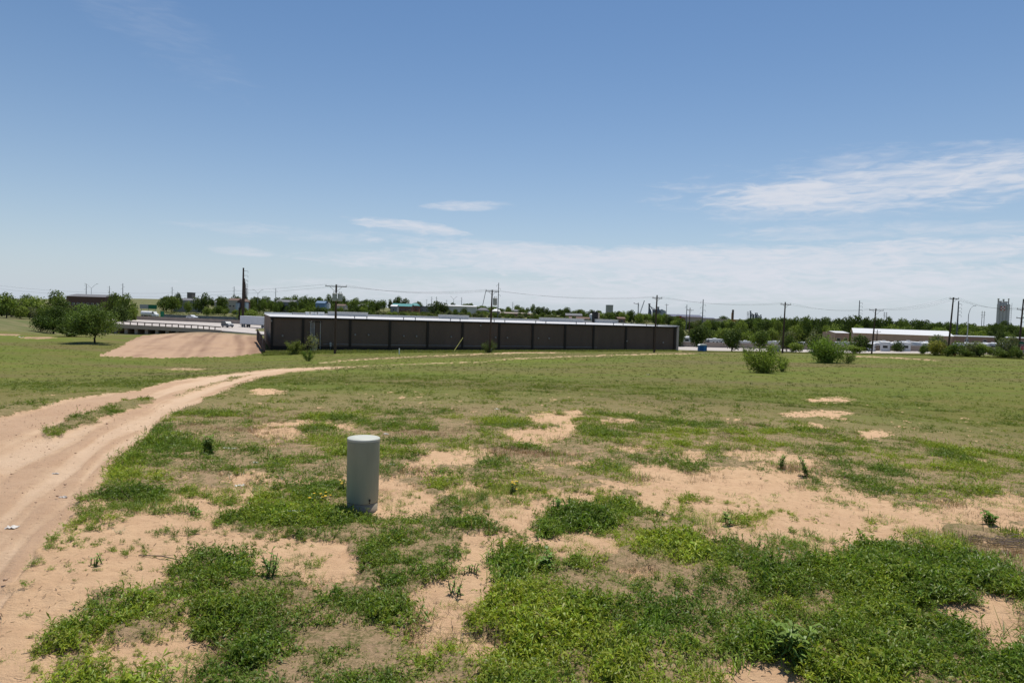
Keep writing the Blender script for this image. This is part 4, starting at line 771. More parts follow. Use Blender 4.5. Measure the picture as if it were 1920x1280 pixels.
def onroad(px, t_):
    i_ = int(np.searchsorted([q[0] for q in NE], px)); i_ = max(1, min(i_, len(NE) - 1)); f_ = (px - NE[i_ - 1][0]) / (NE[i_][0] - NE[i_ - 1][0]); a = lerp(ne[i_ - 1], ne[i_], f_); b_ = lerp(fe[i_ - 1], fe[i_], f_); return lerp(a, b_, t_)
p = onroad(426.5, .42); car('suv', p + np.array([0, 0, .02]), hwdir - .15, 'dark blue off-road car driving past the end of the bridge', 'car', M_navy, suv, [[(-2.15, 1.25), (-2.05, 1.68), (-1.2, 1.72), (-1.15, 1.25)], [(-1.08, 1.25), (-1.1, 1.72), (-.2, 1.72), (-.15, 1.25)], [(-.08, 1.25), (-.12, 1.72), (.28, 1.7), (.72, 1.27)]], 4.95, 1.9, 2.9, .40).scale = (1.22, 1.1, 1.15)
sed = [(-2.3, .35), (-2.4, .7), (-2.3, .98), (-1.75, 1.05), (-1.1, 1.42), (.2, 1.45), (.95, 1.02), (2.1, .88), (2.35, .7), (2.38, .4), (2.3, .3), (-2.2, .28)]
p = at(360, 318); p[2] = P(360, 597.5, 318)[2]; M_silver = mat('silver_paint', (.5, .52, .55), .25, .03, spec=.6)
slab('far_carriageway', [P(px, py + 1.5, Y - 10) for px, py, Y in ((-60, 588, 325), (200, 592, 322), (360, 596.8, 316), (560, 603, 300))], M_road, [P(px, py + .7, Y + 12) for px, py, Y in ((-60, 588, 325), (200, 592, 322), (360, 596.8, 316), (560, 603, 300))])
car('sedan', P(360, 598.2, 312) + np.array([0, 0, .1]), hwdir + .02, 'silver sedan passing behind the concrete barrier', 'car', M_silver, [(x * 1.15, z * 1.15) for x, z in sed], [[(-1.1, 1.2), (-1.2, 1.55), (-.3, 1.58), (-.3, 1.2)], [(-.2, 1.2), (-.2, 1.58), (.3, 1.58), (.85, 1.2)]], 4.8, 1.85, 2.8, .36).scale = (1.15, 1.1, 1.1)
# articulated truck
def semi(px, t_, label):
    p = onroad(px, t_); root = empty('semi_trailer', p + np.array([0, 0, .02]), hwdir, label, 'truck')
    b = MB(); b.box(0, 14.5, -1.28, 1.28, 1.15, 4.15)
    b.build('trailer_box', mat('white_trailer', (.68, .68, .70), .5, .06, .5), root, bevel=.04)
    b = MB(); b.box(-.02, 14.4, -1.2, 1.2, .98, 1.14); b.build('chassis', M_steel, root)
    b = MB(); b.box(14.9, 17.4, -1.2, 1.2, 1.0, 3.6); b.prism([(17.41, 1.0), (17.41, 2.2), (18.8, 2.0), (18.9, 1.0)], -1.1, 1.1); b.build('cab', M_white, root, bevel=.05)
    for x_ in (1.2, 2.5, 13.2, 14.4, 18.0):
        for s_ in (-1, 1): wheel(root, x_, s_ * 1.05, .52, .3)
    b = MB(); b.box(-.08, -.03, -1.2, 1.2, .55, .7); b.build('bumper', M_steel, root)
    b = MB(); b.box(-.03, -.005, -.02, .02, 1.2, 4.1); b.box(-.05, -.006, -1.2, 1.2, 1.2, 1.3); b.build('rear_door', M_lgrey, root)
semi(456, .62, 'long white semi trailer passing behind the left end of the warehouse')
# tanker truck
p = at(280, 340); p[2] = P(280, 594.6, 340)[2]; tk_ = empty('tanker_truck', p, hwdir * .4, 'white tanker truck beside the green road sign', 'truck')
b = MB(); pts = [(-4.6, 0, 1.9), (-4.3, 0, 1.9), (1.6, 0, 1.9), (1.9, 0, 1.9)]; b.tube(pts, [.8, 1.12, 1.12, .8], 16); b.build('tank', M_white, tk_, smooth=True)
b = MB(); b.prism([(2.2, .7), (2.2, 2.9), (3.3, 2.9), (3.8, 1.9), (4.7, 1.7), (4.8, .7)], -1.1, 1.1); b.build('cab', M_white, tk_, bevel=.05); b = MB(); b.prism([(2.5, 1.9), (2.5, 2.6), (3.2, 2.6), (3.6, 1.9)], -1.11, 1.11); b.build('side_window', M_glass, tk_)
b = MB(); b.box(-4.6, 4.7, -.6, .6, .55, .75); b.build('chassis', M_black, tk_)
for x_ in (-3.7, -2.5, .6, 3.7):
    for s_ in (-1, 1): wheel(tk_, x_, s_ * .95, .5, .3)
# green road sign and long grey fences
p, h = at(304, 330, 583.5); sg = empty('road_sign', p, 0, 'green road sign on a post beside the tanker truck', 'road sign'); b = MB(); b.tube([(0, .12, 0), (0, .12, h)], .08, 6); b.build('post', M_grey, sg); w_ = pw(3.3, 330); b = MB(); b.box(-w_, w_, -.04, .04, h - 3.6, h); b.build('sign_panel', mat('sign_green', (.005, .14, .07), .5, .05), sg)
p, h = at(278, 520, 571); sg = empty('road_sign', p, 0, 'wide green and grey sign board on the slope beyond the highway', 'road sign'); w_ = pw(16, 520)
b = MB(); b.box(-w_, 0, -.1, .1, h - 3.2, h); b.build('sign_back', M_grey, sg); b = MB(); b.box(.02, w_, -.1, .1, h - 3.2, h); b.build('sign_panel', mat('sign_green', (.005, .14, .07)), sg)
for s_ in (-.8, 0, .8): b = MB(); b.box(s_ * w_ - .15, s_ * w_ + .15, .11, .3, -.3, h - .1); b.build('post', M_grey, sg)
def fence(pts, hpx, mat_, label, Yv=None):
    ps = [at(px, Y) for px, Y in pts]; o_ = Vector(ps[0]); root = empty('panel_fence', ps[0], 0, label, 'fence')
    for j, (p, q) in enumerate(zip(ps[:-1], ps[1:])):
        a = Vector(p) - o_; c = Vector(q) - o_; b = MB(); h_ = hpx * pts[0][1] / F; b.add([a + Vector((0, 0, -.5)), c + Vector((0, 0, -.5)), c + Vector((0, 0, h_)), a + Vector((0, 0, h_)), a + Vector((0, .12, -.5)), c + Vector((0, .12, -.5)), c + Vector((0, .12, h_)), a + Vector((0, .12, h_))], [(0, 1, 2, 3), (7, 6, 5, 4), (3, 2, 6, 7), (0, 4, 5, 1), (0, 3, 7, 4), (1, 5, 6, 2)]); b.build('fence_panel', mat_, root)
        n_ = 4
        for i in range(n_): v = a.lerp(c, i / n_); b = MB(); b.box(v.x - .1, v.x + .1, v.y - .12, v.y - .01, v.z - .5, v.z + h_ + .1); b.build('post', mat_, root)
M_fgrey = mat('grey_fence_wood', (.20, .21, .22), .9, .15, .6, stretch=(3, 3, .2)); M_fpale = mat('pale_fence_wood', (.30, .29, .28), .9, .15, .6)
fence([(308, 372), (345, 368), (385, 362), (440, 352), (490, 345)], 7.5, M_fgrey, 'long grey board fence just beyond the highway barrier'); fence([(325, 560), (360, 555), (400, 548), (428, 540)], 7, M_fgrey, 'grey board fence higher up before the houses on the left')

# ------------------------------------------------------------------ buildings
def house(px, Y, wpx, top, label, wall, roofm, kind='hip', roofpx=None, name='house', cat='house', depth=10, wins=3, rz=0, trim=None, door=False, group=None, foot=None):
    p, h = at(px, Y, top); w = pw(wpx, Y); rh = pw(roofpx if roofpx is not None else 4, Y); root = empty(name, p, rz, label, cat, group); hw = max(h - rh, .8); x0, x1 = -w / 2, w / 2
    b = MB(); b.box(x0, x1, 0, depth, -2.0, hw)
    if kind == 'gable': b.add([(x, y, z) for x in (x0, x1) for y, z in ((.02, hw), (depth - .02, hw), (depth / 2, hw + rh - .1))], [(0, 1, 2), (3, 5, 4)])
    b.build('wall', wall, root)
    b = MB(); e = min(.5, w * .03)
    if kind == 'flat': b.box(x0 - e, x1 + e, -e, depth + e, hw + .01, hw + max(rh, .25))
    elif kind == 'gable':   # ridge along x
        b.add([(x0 - e, -e, hw), (x1 + e, -e, hw), (x1 + e, depth + e, hw), (x0 - e, depth + e, hw), (x0 - e, depth / 2, hw + rh), (x1 + e, depth / 2, hw + rh)], [(0, 1, 5, 4), (2, 3, 4, 5)])
    elif kind == 'front':   # gable end towards the viewer
        b.add([(x0 - e, -e, hw), (x1 + e, -e, hw), (x1 + e, depth + e, hw), (x0 - e, depth + e, hw), (0, -e, hw + rh), (0, depth + e, hw + rh)], [(0, 4, 5, 3), (1, 2, 5, 4), (0, 1, 4), (2, 3, 5), (0, 3, 2, 1)])
    else:
        k = min(depth / 2, w * .3); b.add([(x0 - e, -e, hw), (x1 + e, -e, hw), (x1 + e, depth + e, hw), (x0 - e, depth + e, hw), (x0 + k, depth / 2, hw + rh), (x1 - k, depth / 2, hw + rh)], [(0, 1, 5, 4), (2, 3, 4, 5), (0, 4, 3), (1, 2, 5), (0, 3, 2, 1)])
    b.build('roof', roofm, root)
    for i in range(wins):
        cx = x0 + w * (i + .5) / wins; ww = min(.8, w / wins * .3); hh = min(1.2, hw * .4); zc_ = hw * .55; b = MB()
        b.box(cx - ww, cx + ww, -.06, -.003, zc_ - hh / 2 - .08, zc_ + hh / 2 + .08); fr = b.build('window', M_white, root); b = MB(); b.box(cx - ww + .1, cx + ww - .1, -.09, -.061, zc_ - hh / 2, zc_ + hh / 2); b.build('pane', M_glass, fr)
    if door: b = MB(); b.box(x0 + w * .18, x0 + w * .18 + 1, -.07, -.003, 0, 2.1); b.build('door', M_trim, root)
    return root
rg = mat('grey_shingles', (.16, .16, .17), .9, .15, .8); rbr = mat('brown_shingles', (.14, .09, .07), .9, .15, .8); rw = mat('white_metal_roof', (.62, .62, .62), .5, .06, .3); rteal = mat('teal_roof', (.03, .20, .20), .6, .08); rblue = mat('blue_roof', (.10, .17, .27), .6, .08)
wc = mat('cream_wall', (.45, .40, .33), .85, .08); wbr = mat('brown_wall', (.12, .07, .055), .85, .1); wg = mat('grey_wall', (.25, .25, .25), .85, .08); wpk = mat('pink_brick', (.24, .14, .11), .9, .12)
house(160, 430, 72, 551, 'long low dark brown building with grey roof above the left trees', wbr, rg, 'gable', 5, depth=22, wins=8, name='low_building', cat='building', door=True)
house(352, 640, 40, 559, 'grey-roofed house left of the dark round tree', wg, rg, 'gable', 4); house(415, 640, 26, 563, 'pale house with grey roof right of the dark round tree', wc, rg, 'gable', 4); house(355, 900, 9, 548, 'squat brown tower block on the left skyline', mat('tower_brown', (.16, .14, .13), .9), M_steel, 'flat', 1, name='tower', cat='tower', wins=0)
house(438, 560, 20, 559, 'pale house with brown roof left of the brown gable', wc, rbr, 'gable', 4); house(451, 520, 13, 560, 'brown gabled house with white trim at the foot of the tallest pole', wbr, rbr, 'front', 5, depth=12, wins=0); house(443.5, 515, 4, 567, 'narrow pale blue billboard beam left of the brown gable', mat('pale_blue_panel', (.34, .40, .45), .7), rg, 'flat', 1, depth=5, wins=0); house(459, 515, 4, 566, 'narrow pale blue billboard beam right of the brown gable', mat('pale_blue_panel', (.34, .40, .45), .7), rg, 'flat', 1, depth=5, wins=0)  # the two pale blue slivers are billboard beams built as narrow flat blocks
house(535, 560, 34, 562, 'grey house half hidden in the trees above the warehouse corner', wg, rg, 'gable', 4); house(600, 540, 17, 564, 'small blue house left of the transformer pole', mat('blue_wall', (.16, .25, .38), .8, .08), rblue, 'gable', 4, wins=2); house(614, 545, 6, 567, 'tiny white shed right of the small blue house', M_white, rg, 'front', 2, depth=4, wins=0, cat='shed', name='shed')
house(638, 560, 16, 570, 'cream house right of the transformer pole', wc, rbr, 'gable', 3, wins=2); house(678, 600, 16, 569, 'grey-roofed house among the trees right of the transformer pole', wg, rg, 'hip', 4, wins=2)
house(753, 620, 36, 569, 'long brick school with teal roof', M_brick, rteal, 'gable', 5, depth=14, wins=8, name='school', cat='school'); house(776, 640, 18, 568, 'teal-roofed wing right of the brick school', M_brick, rteal, 'hip', 5, wins=3, name='school', cat='school'); house(738, 590, 12, 571, 'small white-roofed wing left of the brick school', wg, rw, 'gable', 3, wins=1, name='school', cat='school'); house(796, 650, 30, 574, 'low grey annex right of the teal roofs', wg, rg, 'flat', 1.5, wins=4, name='low_building', cat='building')
house(862, 560, 60, 572, 'long white warehouse behind the bush pole', mat('white_wall', (.62, .58, .50), .8), rw, 'gable', 2, depth=14, wins=0, name='white_warehouse', cat='warehouse')
house(905, 700, 22, 577, 'grey-roofed house left of the bush pole', wg, rg, 'hip', 4, wins=2); house(930, 640, 16, 579, 'white-roofed house just right of the bush pole', wc, rw, 'hip', 4, wins=2); house(966, 620, 56, 585.5, 'long low tan-roofed building right of the bush pole', wpk, mat('tan_roof', (.30, .25, .21), .9), 'gable', 2, depth=14, wins=4, name='low_building', cat='building')
house(968, 820, 24, 580, 'grey-roofed house behind the tan-roofed building', wg, rg, 'hip', 3, wins=2); house(1076, 560, 30, 587.5, 'brick house with grey roof in the trees before the dark rooftop unit', wpk, rg, 'gable', 4, wins=3); house(1085, 480, 40, 594, 'pale low house directly above the warehouse roof', wc, rbr, 'gable', 3, wins=3)
house(1111, 480, 7, 588, 'white shed left of the dark rooftop unit on the warehouse', M_white, rw, 'gable', 1.5, wins=0, name='shed', cat='shed'); house(1127, 640, 12, 587, 'white gabled house right of the dark rooftop unit', M_white, mat('pale_teal', (.35, .45, .45), .7), 'front', 4, wins=0)
house(1160, 520, 24, 594, 'tan-roofed house in the trees right of the dark rooftop unit', wpk, rbr, 'gable', 3, wins=2); house(1143.5, 1300, 11, 571.5, 'tall pale office block on the skyline', mat('pale_block', (.34, .34, .30), .8), M_grey, 'flat', 1.5, depth=20, wins=0, name='office_block', cat='office block')
house(1287, 620, 60, 589.5, 'long building with blue-grey roof and red trim on the right skyline', wc, mat('dark_blue_roof', (.09, .10, .15), .7), 'gable', 4, depth=25, wins=6, name='store_building', cat='building'); house(1330, 600, 80, 597, 'long low cream building below the blue-grey roofs', mat('cream2', (.50, .42, .36), .8), mat('pinkish_roof', (.42, .33, .28), .8), 'flat', 1, depth=20, wins=0, name='store_building', cat='building')
house(1275, 610, 5, 592, 'small red block at the cream building', mat('red_paint', (.30, .03, .04), .7), rg, 'flat', .6, wins=0, name='kiosk', cat='building'); house(1322, 680, 40, 595, 'second dark-roofed building on the right skyline', wg, mat('dark_blue_roof', (.09, .10, .15)), 'gable', 3, depth=20, wins=4, name='store_building', cat='building')
# campers' tan warehouse with white roof, and the low long building to its right
house(1690, 255, 160, 618, 'large tan warehouse with bright white roof behind the campers', M_tan, mat('bright_white_roof', (.58, .58, .58), .5, .04), 'gable', 9, depth=26, wins=0, name='tan_warehouse', cat='warehouse', rz=-.42)
house(1578, 290, 26, 621, 'small white-roofed building left of the large tan warehouse', M_tan, mat('bright_white_roof', (.58, .58, .58)), 'gable', 3, depth=12, wins=2, name='low_building', cat='building')
house(1880, 275, 170, 632, 'long low brown building with white roof edge at the right', mat('dark_tan', (.28, .19, .15), .85), rw, 'flat', 1.5, depth=16, wins=5, name='low_building', cat='building')
# grain elevator with checkered emblem
p, h = at(1879, 1000, 570); ge = empty('grain_elevator', p, -.62, 'tall grey grain elevator with a red and white checker emblem', 'grain elevator'); w = pw(24, 1000) * .81; M_ge = mat('elevator_concrete', (.50, .475, .46), .85, .06, .1)
b = MB()
for i in range(4): b.lathe([(w / 8 + .2, -5), (w / 8 + .2, h)], 16, -w / 2 + w * (i + .5) / 4, 0)
b.box(-w / 2, w / 2, 1, 12, -5, h - .05); b.build('silo_block', M_ge, ge)
for x_, ww, hh in ((-.42, .13, 9.5), (-.25, .2, 5), (-.02, .14, 8.5), (.16, .24, 4), (.38, .10, 9.5), (.05, .45, 2.5)):
    b = MB(); b.box(x_ * w - ww * w / 2, x_ * w + ww * w / 2, 2 + abs(x_) * 4, 7, h - .04 - abs(x_) * .02, h + hh * .78); b.box(x_ * w - ww * w * .65, x_ * w + ww * w * .65, 1.5, 7.5, h + hh * .78 + .01, h + hh * .78 + .8); b.build('head_house', M_ge, ge)
b = MB()
for z_ in np.arange(2, h, 2.6): b.box(w / 2 + .3, w / 2 + 2.2, 1, 3, z_, z_ + .3)
b.box(w / 2 + 2.2, w / 2 + 2.5, 1, 3, 0, h + 2); b.build('stair_tower', M_steel, ge)
cs = 1.9; em = empty('emblem_dummy', (0, 0, 0)); bpy.data.objects.remove(em)
b = MB(); bw = MB()
for i in range(3):
    for j in range(3):
        x_ = -.5 + (i - 1.5) * cs; z_ = h - 3.5 - cs * 3 + j * cs; (b if (i + j) % 2 == 0 else bw).box(x_, x_ + cs, -3.2, -3.0, z_, z_ + cs)
b.build('red_squares', mat('emblem_red', (.42, .08, .07), .7), ge); bw.build('white_squares', M_white, ge)
def mill(px, Y, top, wpx, label, seed, c=(.13, .14, .16)):
    rnd = random.Random(seed); p, h = at(px, Y, top); w = pw(wpx, Y); root = empty('grain_mill', p, 0, label, 'mill'); ml = mat('mill_steel', c, .7, .1)
    for k in range(3): b = MB(); x_ = -w / 2 + w * (k + .5) / 3; b.lathe([(w / 7, 0), (w / 7, h * rnd.uniform(.45, .7)), (.3, h * .75)], 12, x_, 0); b.build('silo', ml, root)
    for x_, hh in ((-w * .4, 1.0), (w * .3, .8)): b = MB(); b.box(x_ - w * .05, x_ + w * .05, -1, 1, 0, h * hh); b.box(x_ - w * .08, x_ + w * .08, -1.3, 1.3, h * hh + .01, h * hh + 1.2); b.build('leg_tower', ml, root)
    b = MB(); b.tube([(-w * .4, 0, h * .98), (0, 0, h * .5)], .5, 5); b.tube([(-w * .4, 0, h * .9), (w * .4, 0, h * .55)], .35, 5); b.tube([(w * .3, 0, h * .8), (w * .55, 0, h * .45)], .4, 5); b.build('conveyor', ml, root)
mill(1226, 900, 571, 24, 'grey feed mill with conveyors above the warehouse roof end', 1); mill(1412, 1100, 584, 14, 'small dark silos with leg towers on the right skyline', 2, (.12, .12, .13)); mill(1423, 1150, 588, 10, 'tiny silo group right of the small dark silos', 3, (.12, .11, .11))
p, h = at(1242, 900, 583); b = MB(); b.box(-pw(9, 900), pw(6, 900), 0, 12, -5, h); b.prism([(-pw(9, 900), h + .01), (-pw(2, 900), h + 2.5), (pw(6, 900), h + .01)], 0, 12); o = b.build('mill_shed', mat('pale_shed', (.33, .36, .40), .7)); o.location = p; tag(o, 'pale blue-grey shed beside the feed mill conveyors', 'shed')
# cranes and the orange mast
def crane(px, Y, top, dx, label, c=(.20, .21, .23), rr_=.5, name='crane'):
    p, h = at(px, Y, top); root = empty(name, p, 0, label, 'crane'); ml = mat('crane_' + str(c[0]), c, .6, .1); dx = pw(dx, Y); b = MB(); b.tube([(0, 0, 0), (dx * .1, 0, h * .3)], rr_ * 1.2, 6); b.build('mast', ml, root); b = MB()
    for q in (-.8, .8): b.tube([(q * .8, 0, h * .25), (dx + q * .3, 0, h)], rr_ * .45, 5)
    for k in range(8): t_ = k / 8; z0 = h * (.25 + .75 * t_); z1 = h * (.25 + .75 * (t_ + .12)); b.tube([(-.6 + (dx + .6) * t_, 0, z0), (.6 + (dx - .3) * (t_ + .12), 0, z1)], rr_ * .3, 4)
    b.build('boom', ml, root); b = MB(); b.box(-2, 2, -1.5, 1.5, 0, 2.4); b.build('cab', ml, root)
crane(1199, 900, 563, 8, 'thin slanting crane boom on the skyline right of the office block'); crane(1196.5, 880, 567, -1, 'upright crane mast left of the slanting boom')
p, h = at(1190, 880, 568.5); b = MB(); b.tube([(-2, 0, h), (5, 0, h - 1.2)], .35, 5); b.tube([(-1.5, 0, h - .5), (-1.5, 0, h + 1)], .3, 5); b.tube([(4.5, 0, h - 1), (4.5, 0, 0)], .3, 5); o = b.build('crane_jib', M_steel); o.location = p; tag(o, 'short level crane jib left of the upright crane mast', 'crane')
p, h = at(1372.5, 900, 580.5); root = empty('drill_mast', p, 0, 'orange mast with a dark upper half on the right skyline', 'mast'); b = MB(); b.box(-1, .6, -1, 1, 0, h * .75); b.prism([(-6, .5), (-6, 3), (12, 3), (12, .5)], -2, -1.1); b.build('lower_mast', mat('orange_steel', (.42, .20, .05), .6), root); b = MB(); b.box(-.4, 1.7, -1.1, .9, h * .12, h); b.build('upper_mast', mat('dark_rust', (.10, .06, .05), .7), root)
# blue portable toilet
p = P(1316.5, 659.5, 172); p[2] = min(p[2], p[2]); pt = empty('portable_toilet', p, .1, 'blue portable toilet cabin with white roof beside the warehouse end', 'portable toilet'); hh = pw(14.5, 172)
b = MB(); b.box(-.98, .98, -.6, .6, .05, hh * .84)
for k in range(6): b.box(-.9 + k * .32, -.82 + k * .32, -.63, -.601, .15, hh * .8)
b.build('cabin', M_blue, pt); b = MB(); b.prism([(-1.05, hh * .845), (-.7, hh), (.7, hh), (1.05, hh * .845)], -.7, .7); b.build('roof', M_white, pt); b = MB(); b.box(.1, .72, -.66, -.635, .15, hh * .78); b.build('door', mat('light_blue', (.03, .16, .42), .5), pt); b = MB(); b.box(-1.05, 1.05, -.65, .65, -.3, .045); b.build('skid', M_black, pt)
# stop sign, street name plate, orange barrel
gp_ = ATT['g'][0]; p = P(1915.5, 668, 128); q_ = P(1915.5, 652, 128); st = empty('stop_sign', p, 0, 'red octagonal stop sign at the right edge before the brown pole', 'stop sign'); h = q_[2] - p[2]; r_ = .42
b = MB(); b.tube([(0, .05, -1), (0, .05, h + .9)], .04, 6); b.build('post', M_grey, st)
def octo(r, y0, y1): V = [(r * math.cos(math.pi / 8 + k * math.pi / 4), y, h + r * math.sin(math.pi / 8 + k * math.pi / 4)) for y in (y0, y1) for k in range(8)]; return MB().add(V, [tuple(range(8)), tuple(range(8, 16))] + [(k, (k + 1) % 8, (k + 1) % 8 + 8, k + 8) for k in range(8)])
octo(r_, -.01, .0).build('border', M_white, st); octo(r_ * .93, -.02, -.011).build('plate', mat('stop_red', (.50, .02, .03), .5), st)
def text(s, size, loc, parent, mat_, name='lettering'):
    cu = bpy.data.curves.new(name, 'FONT'); cu.body = s; cu.size = size; cu.align_x = 'CENTER'; cu.align_y = 'CENTER'; cu.extrude = .002; tmp = bpy.data.objects.new(name, cu); COL.objects.link(tmp); dg = bpy.context.evaluated_depsgraph_get(); me = bpy.data.meshes.new_from_object(tmp.evaluated_get(dg)); bpy.data.objects.remove(tmp)
    me.materials.clear(); me.materials.append(mat_); o = bpy.data.objects.new(name, me); COL.objects.link(o); o.parent = parent; o.location = loc; o.rotation_euler = (math.pi / 2, 0, 0); return o
text('STOP', .30, (0, -.024, h), st, M_white)
b = MB(); b.box(-.75, .45, -.02, .0, h + .78, h + 1.05); b.build('name_plate', mat('sign_green', (.005, .14, .07)), st)
p = hit(1790, 667); ob = empty('traffic_barrel', p, 0, 'orange traffic barrel among the bushes right of the thicket pole', 'traffic barrel'); b = MB(); b.lathe([(.30, 0), (.30, .12), (.26, .13), (.24, .8), (.18, .9)], 16); b.build('drum', mat('safety_orange', (.65, .10, .02), .5), ob); b = MB(); b.lathe([(.262, .45), (.258, .58)], 16); b.build('stripe', M_white, ob)
# campers ---------------------------------------------------------------
def camper(loc, rz, L_, h, label, group, tint, seed):
    rnd = random.Random(seed); root = empty('camper_trailer', loc, rz, label, 'camper', group); W_ = 2.4
    b = MB(); b.prism([(-L_ / 2, .55), (-L_ / 2, h - .1), (-L_ / 2 + .2, h), (L_ / 2 - .5, h), (L_ / 2, h - .7), (L_ / 2 + .05, 1.2), (L_ / 2 - .4, .55)], -W_ / 2, W_ / 2); b.build('body', mat('camper_' + str(tint[0]), tint, .45, .05), root, bevel=.05)
    for k, x_ in enumerate((-L_ * .32, -.05 * L_, L_ * .25)):
        b = MB(); b.box(x_ - .38, x_ + .38, -W_ / 2 - .02, -W_ / 2 - .002, 1.5, 2.15); b.build('window', M_glass, root)
    b = MB(); b.box(L_ * .08, L_ * .08 + .6, -W_ / 2 - .02, -W_ / 2 - .002, .65, 2.5); b.build('door', M_lgrey, root)
    b = MB(); b.box(-L_ / 2 - .02, -L_ / 2 - .002, -.6, .6, 1.6, 2.3); b.build('rear_window', M_glass, root); b = MB(); b.box(-L_ / 2 + .1, L_ / 2 - .5, -W_ / 2 - .018, -W_ / 2 - .001, .95, 1.15); b.build('side_stripe', M_steel, root)
    b = MB(); b.box(-.4, .4, -W_ / 2 + 1, W_ / 2 - .6, h + .005, h + .28); b.build('roof_unit', M_white, root)
    b = MB(); b.box(L_ / 2, L_ / 2 + 1.3, -.07, .07, .5, .62); b.build('hitch', M_black, root)
    for x_ in (-.5, .45):
        for s_ in (-1, 1): wheel(root, x_, s_ * (W_ / 2 - .12), .36)
    return root
i = 0
CAMPX = [(1632, 'pale'), (1640, ''), (1650, ''), (1658, ''), (1668, ''), (1680, ''), (1693, ''), (1703, ''), (1713, ''), (1727, ''), (1738, '')]
WH = ['first', 'second', 'third', 'fourth', 'fifth', 'sixth', 'seventh', 'eighth', 'ninth', 'tenth', 'eleventh']
for k, (px, _) in enumerate(CAMPX):
    Y_ = 195 + (k % 3) * 9; p = P(px, 661.5 - (k % 3) * 1.2, Y_); p[2] -= .1; camper(p, 1.25 + .25 * ((k * 7) % 5 - 2) / 2, 6.5 + (k % 3), 2.95 + .15 * (k % 4), '%s white camper from the left in the row before the tan warehouse' % WH[k], 'campers before the tan warehouse', ((.68, .68, .68), (.55, .55, .56), (.72, .70, .66))[k % 3], k)
for k, px in enumerate((1397, 1452, 1461, 1516, 1518, 1585, 1290, 1352, 1340)):
    Y_ = 226 + (k % 2) * 12; p = P(px, (656.5, 656, 657, 657, 658, 657, 648, 651, 652)[k], Y_); camper(p, (.1, .3, 1.4, .2, .1, 0, 1.2, 1.0, .6)[k], 6.8, 3.0, 'white camper trailer %s' % ('between the two dark round trees', 'left of the slim pole', 'touching the slim pole', 'left of the tall right bush', 'just behind the tall right bush', 'under the small white-roofed building', 'right behind the dark tree at the warehouse end', 'right of the portable toilet', 'behind the portable toilet')[k], 'campers behind the roadside trees', ((.68, .68, .68), (.55, .55, .56))[k % 2], 30 + k)
for k, px in enumerate((1812, 1827, 1846, 1862, 1876, 1890)):
    Y_ = 200 + (k % 2) * 10; p = P(px, 663 - (k % 2), Y_); camper(p, .4 * (k % 3), 7, 3.1, '%s white camper from the left behind the right thicket' % WH[k], 'campers behind the right thicket', ((.68, .68, .68), (.50, .50, .50))[k % 2], 60 + k)
# chest-high wall strip between road and campers
barrier('roadside_wall', [P(1280, 650.5, 220), P(1400, 654, 216), P(1500, 656, 212), P(1600, 659, 206)], .9, .5, mat('brown_block', (.17, .135, .11), .9), 'low brown wall along the far side of the road behind the toilet', 'wall')
p = P(1453, 661, 186); ob = empty('utility_box', p, 0, 'grey box standing by the road left of the slim pole', 'utility box'); b = MB(); b.box(-1.3, 1.3, -.5, .5, -.5, 1.9); b.build('body', M_grey, ob); b = MB(); b.box(-1.35, 1.35, -.55, .55, 1.905, 2.0); b.build('lid', M_lgrey, ob)
#PART5
# ------------------------------------------------------------------ trees
def crown_mesh(rnd, K_, n_, size, rx, rz_, zc, lumps=(.20, .34), squash=.8, fill=.25, base=0.0):
    """leaf-sized faces gathered in clumps; unit tree"""
    cen = []
    for k in range(K_):
        while True:
            q = rnd.uniform(-1, 1, 3)
            if .15 < np.linalg.norm(q) < .9: break
        cen.append((q[0] * rx, q[1] * rx, zc + q[2] * rz_, rnd.uniform(*lumps)))
    cen = np.array(cen); w = cen[:, 3] ** 2; ci = rnd.choice(K_, n_, p=w / w.sum()); d = rnd.normal(0, 1, (n_, 3)); d /= np.linalg.norm(d, axis=1)[:, None]
    rad = cen[ci, 3] * (1 - fill * rnd.uniform(0, 1, n_) ** 2 * 1.5) * (1 + .12 * rnd.normal(0, 1, n_)); c = cen[ci, :3] + d * rad[:, None] * np.array([1, 1, squash]); c[:, 2] = np.maximum(c[:, 2], base + .02)
    nrm = d + rnd.normal(0, .55, (n_, 3)); nrm /= np.linalg.norm(nrm, axis=1)[:, None]; a = np.cross(nrm, rnd.normal(0, 1, (n_, 3))); a /= np.linalg.norm(a, axis=1)[:, None]; b_ = np.cross(nrm, a)
    s = size * rnd.uniform(.55, 1.35, (n_, 1)); V = np.stack([c - a * s, c + b_ * s * .55, c + a * s, c - b_ * s * .55], 1).reshape(-1, 3); lum = rnd.uniform(.72, 1.35, K_)[ci] * rnd.uniform(.8, 1.2, n_); return V, np.arange(4 * n_).reshape(-1, 4), np.repeat(lum, 4), cen
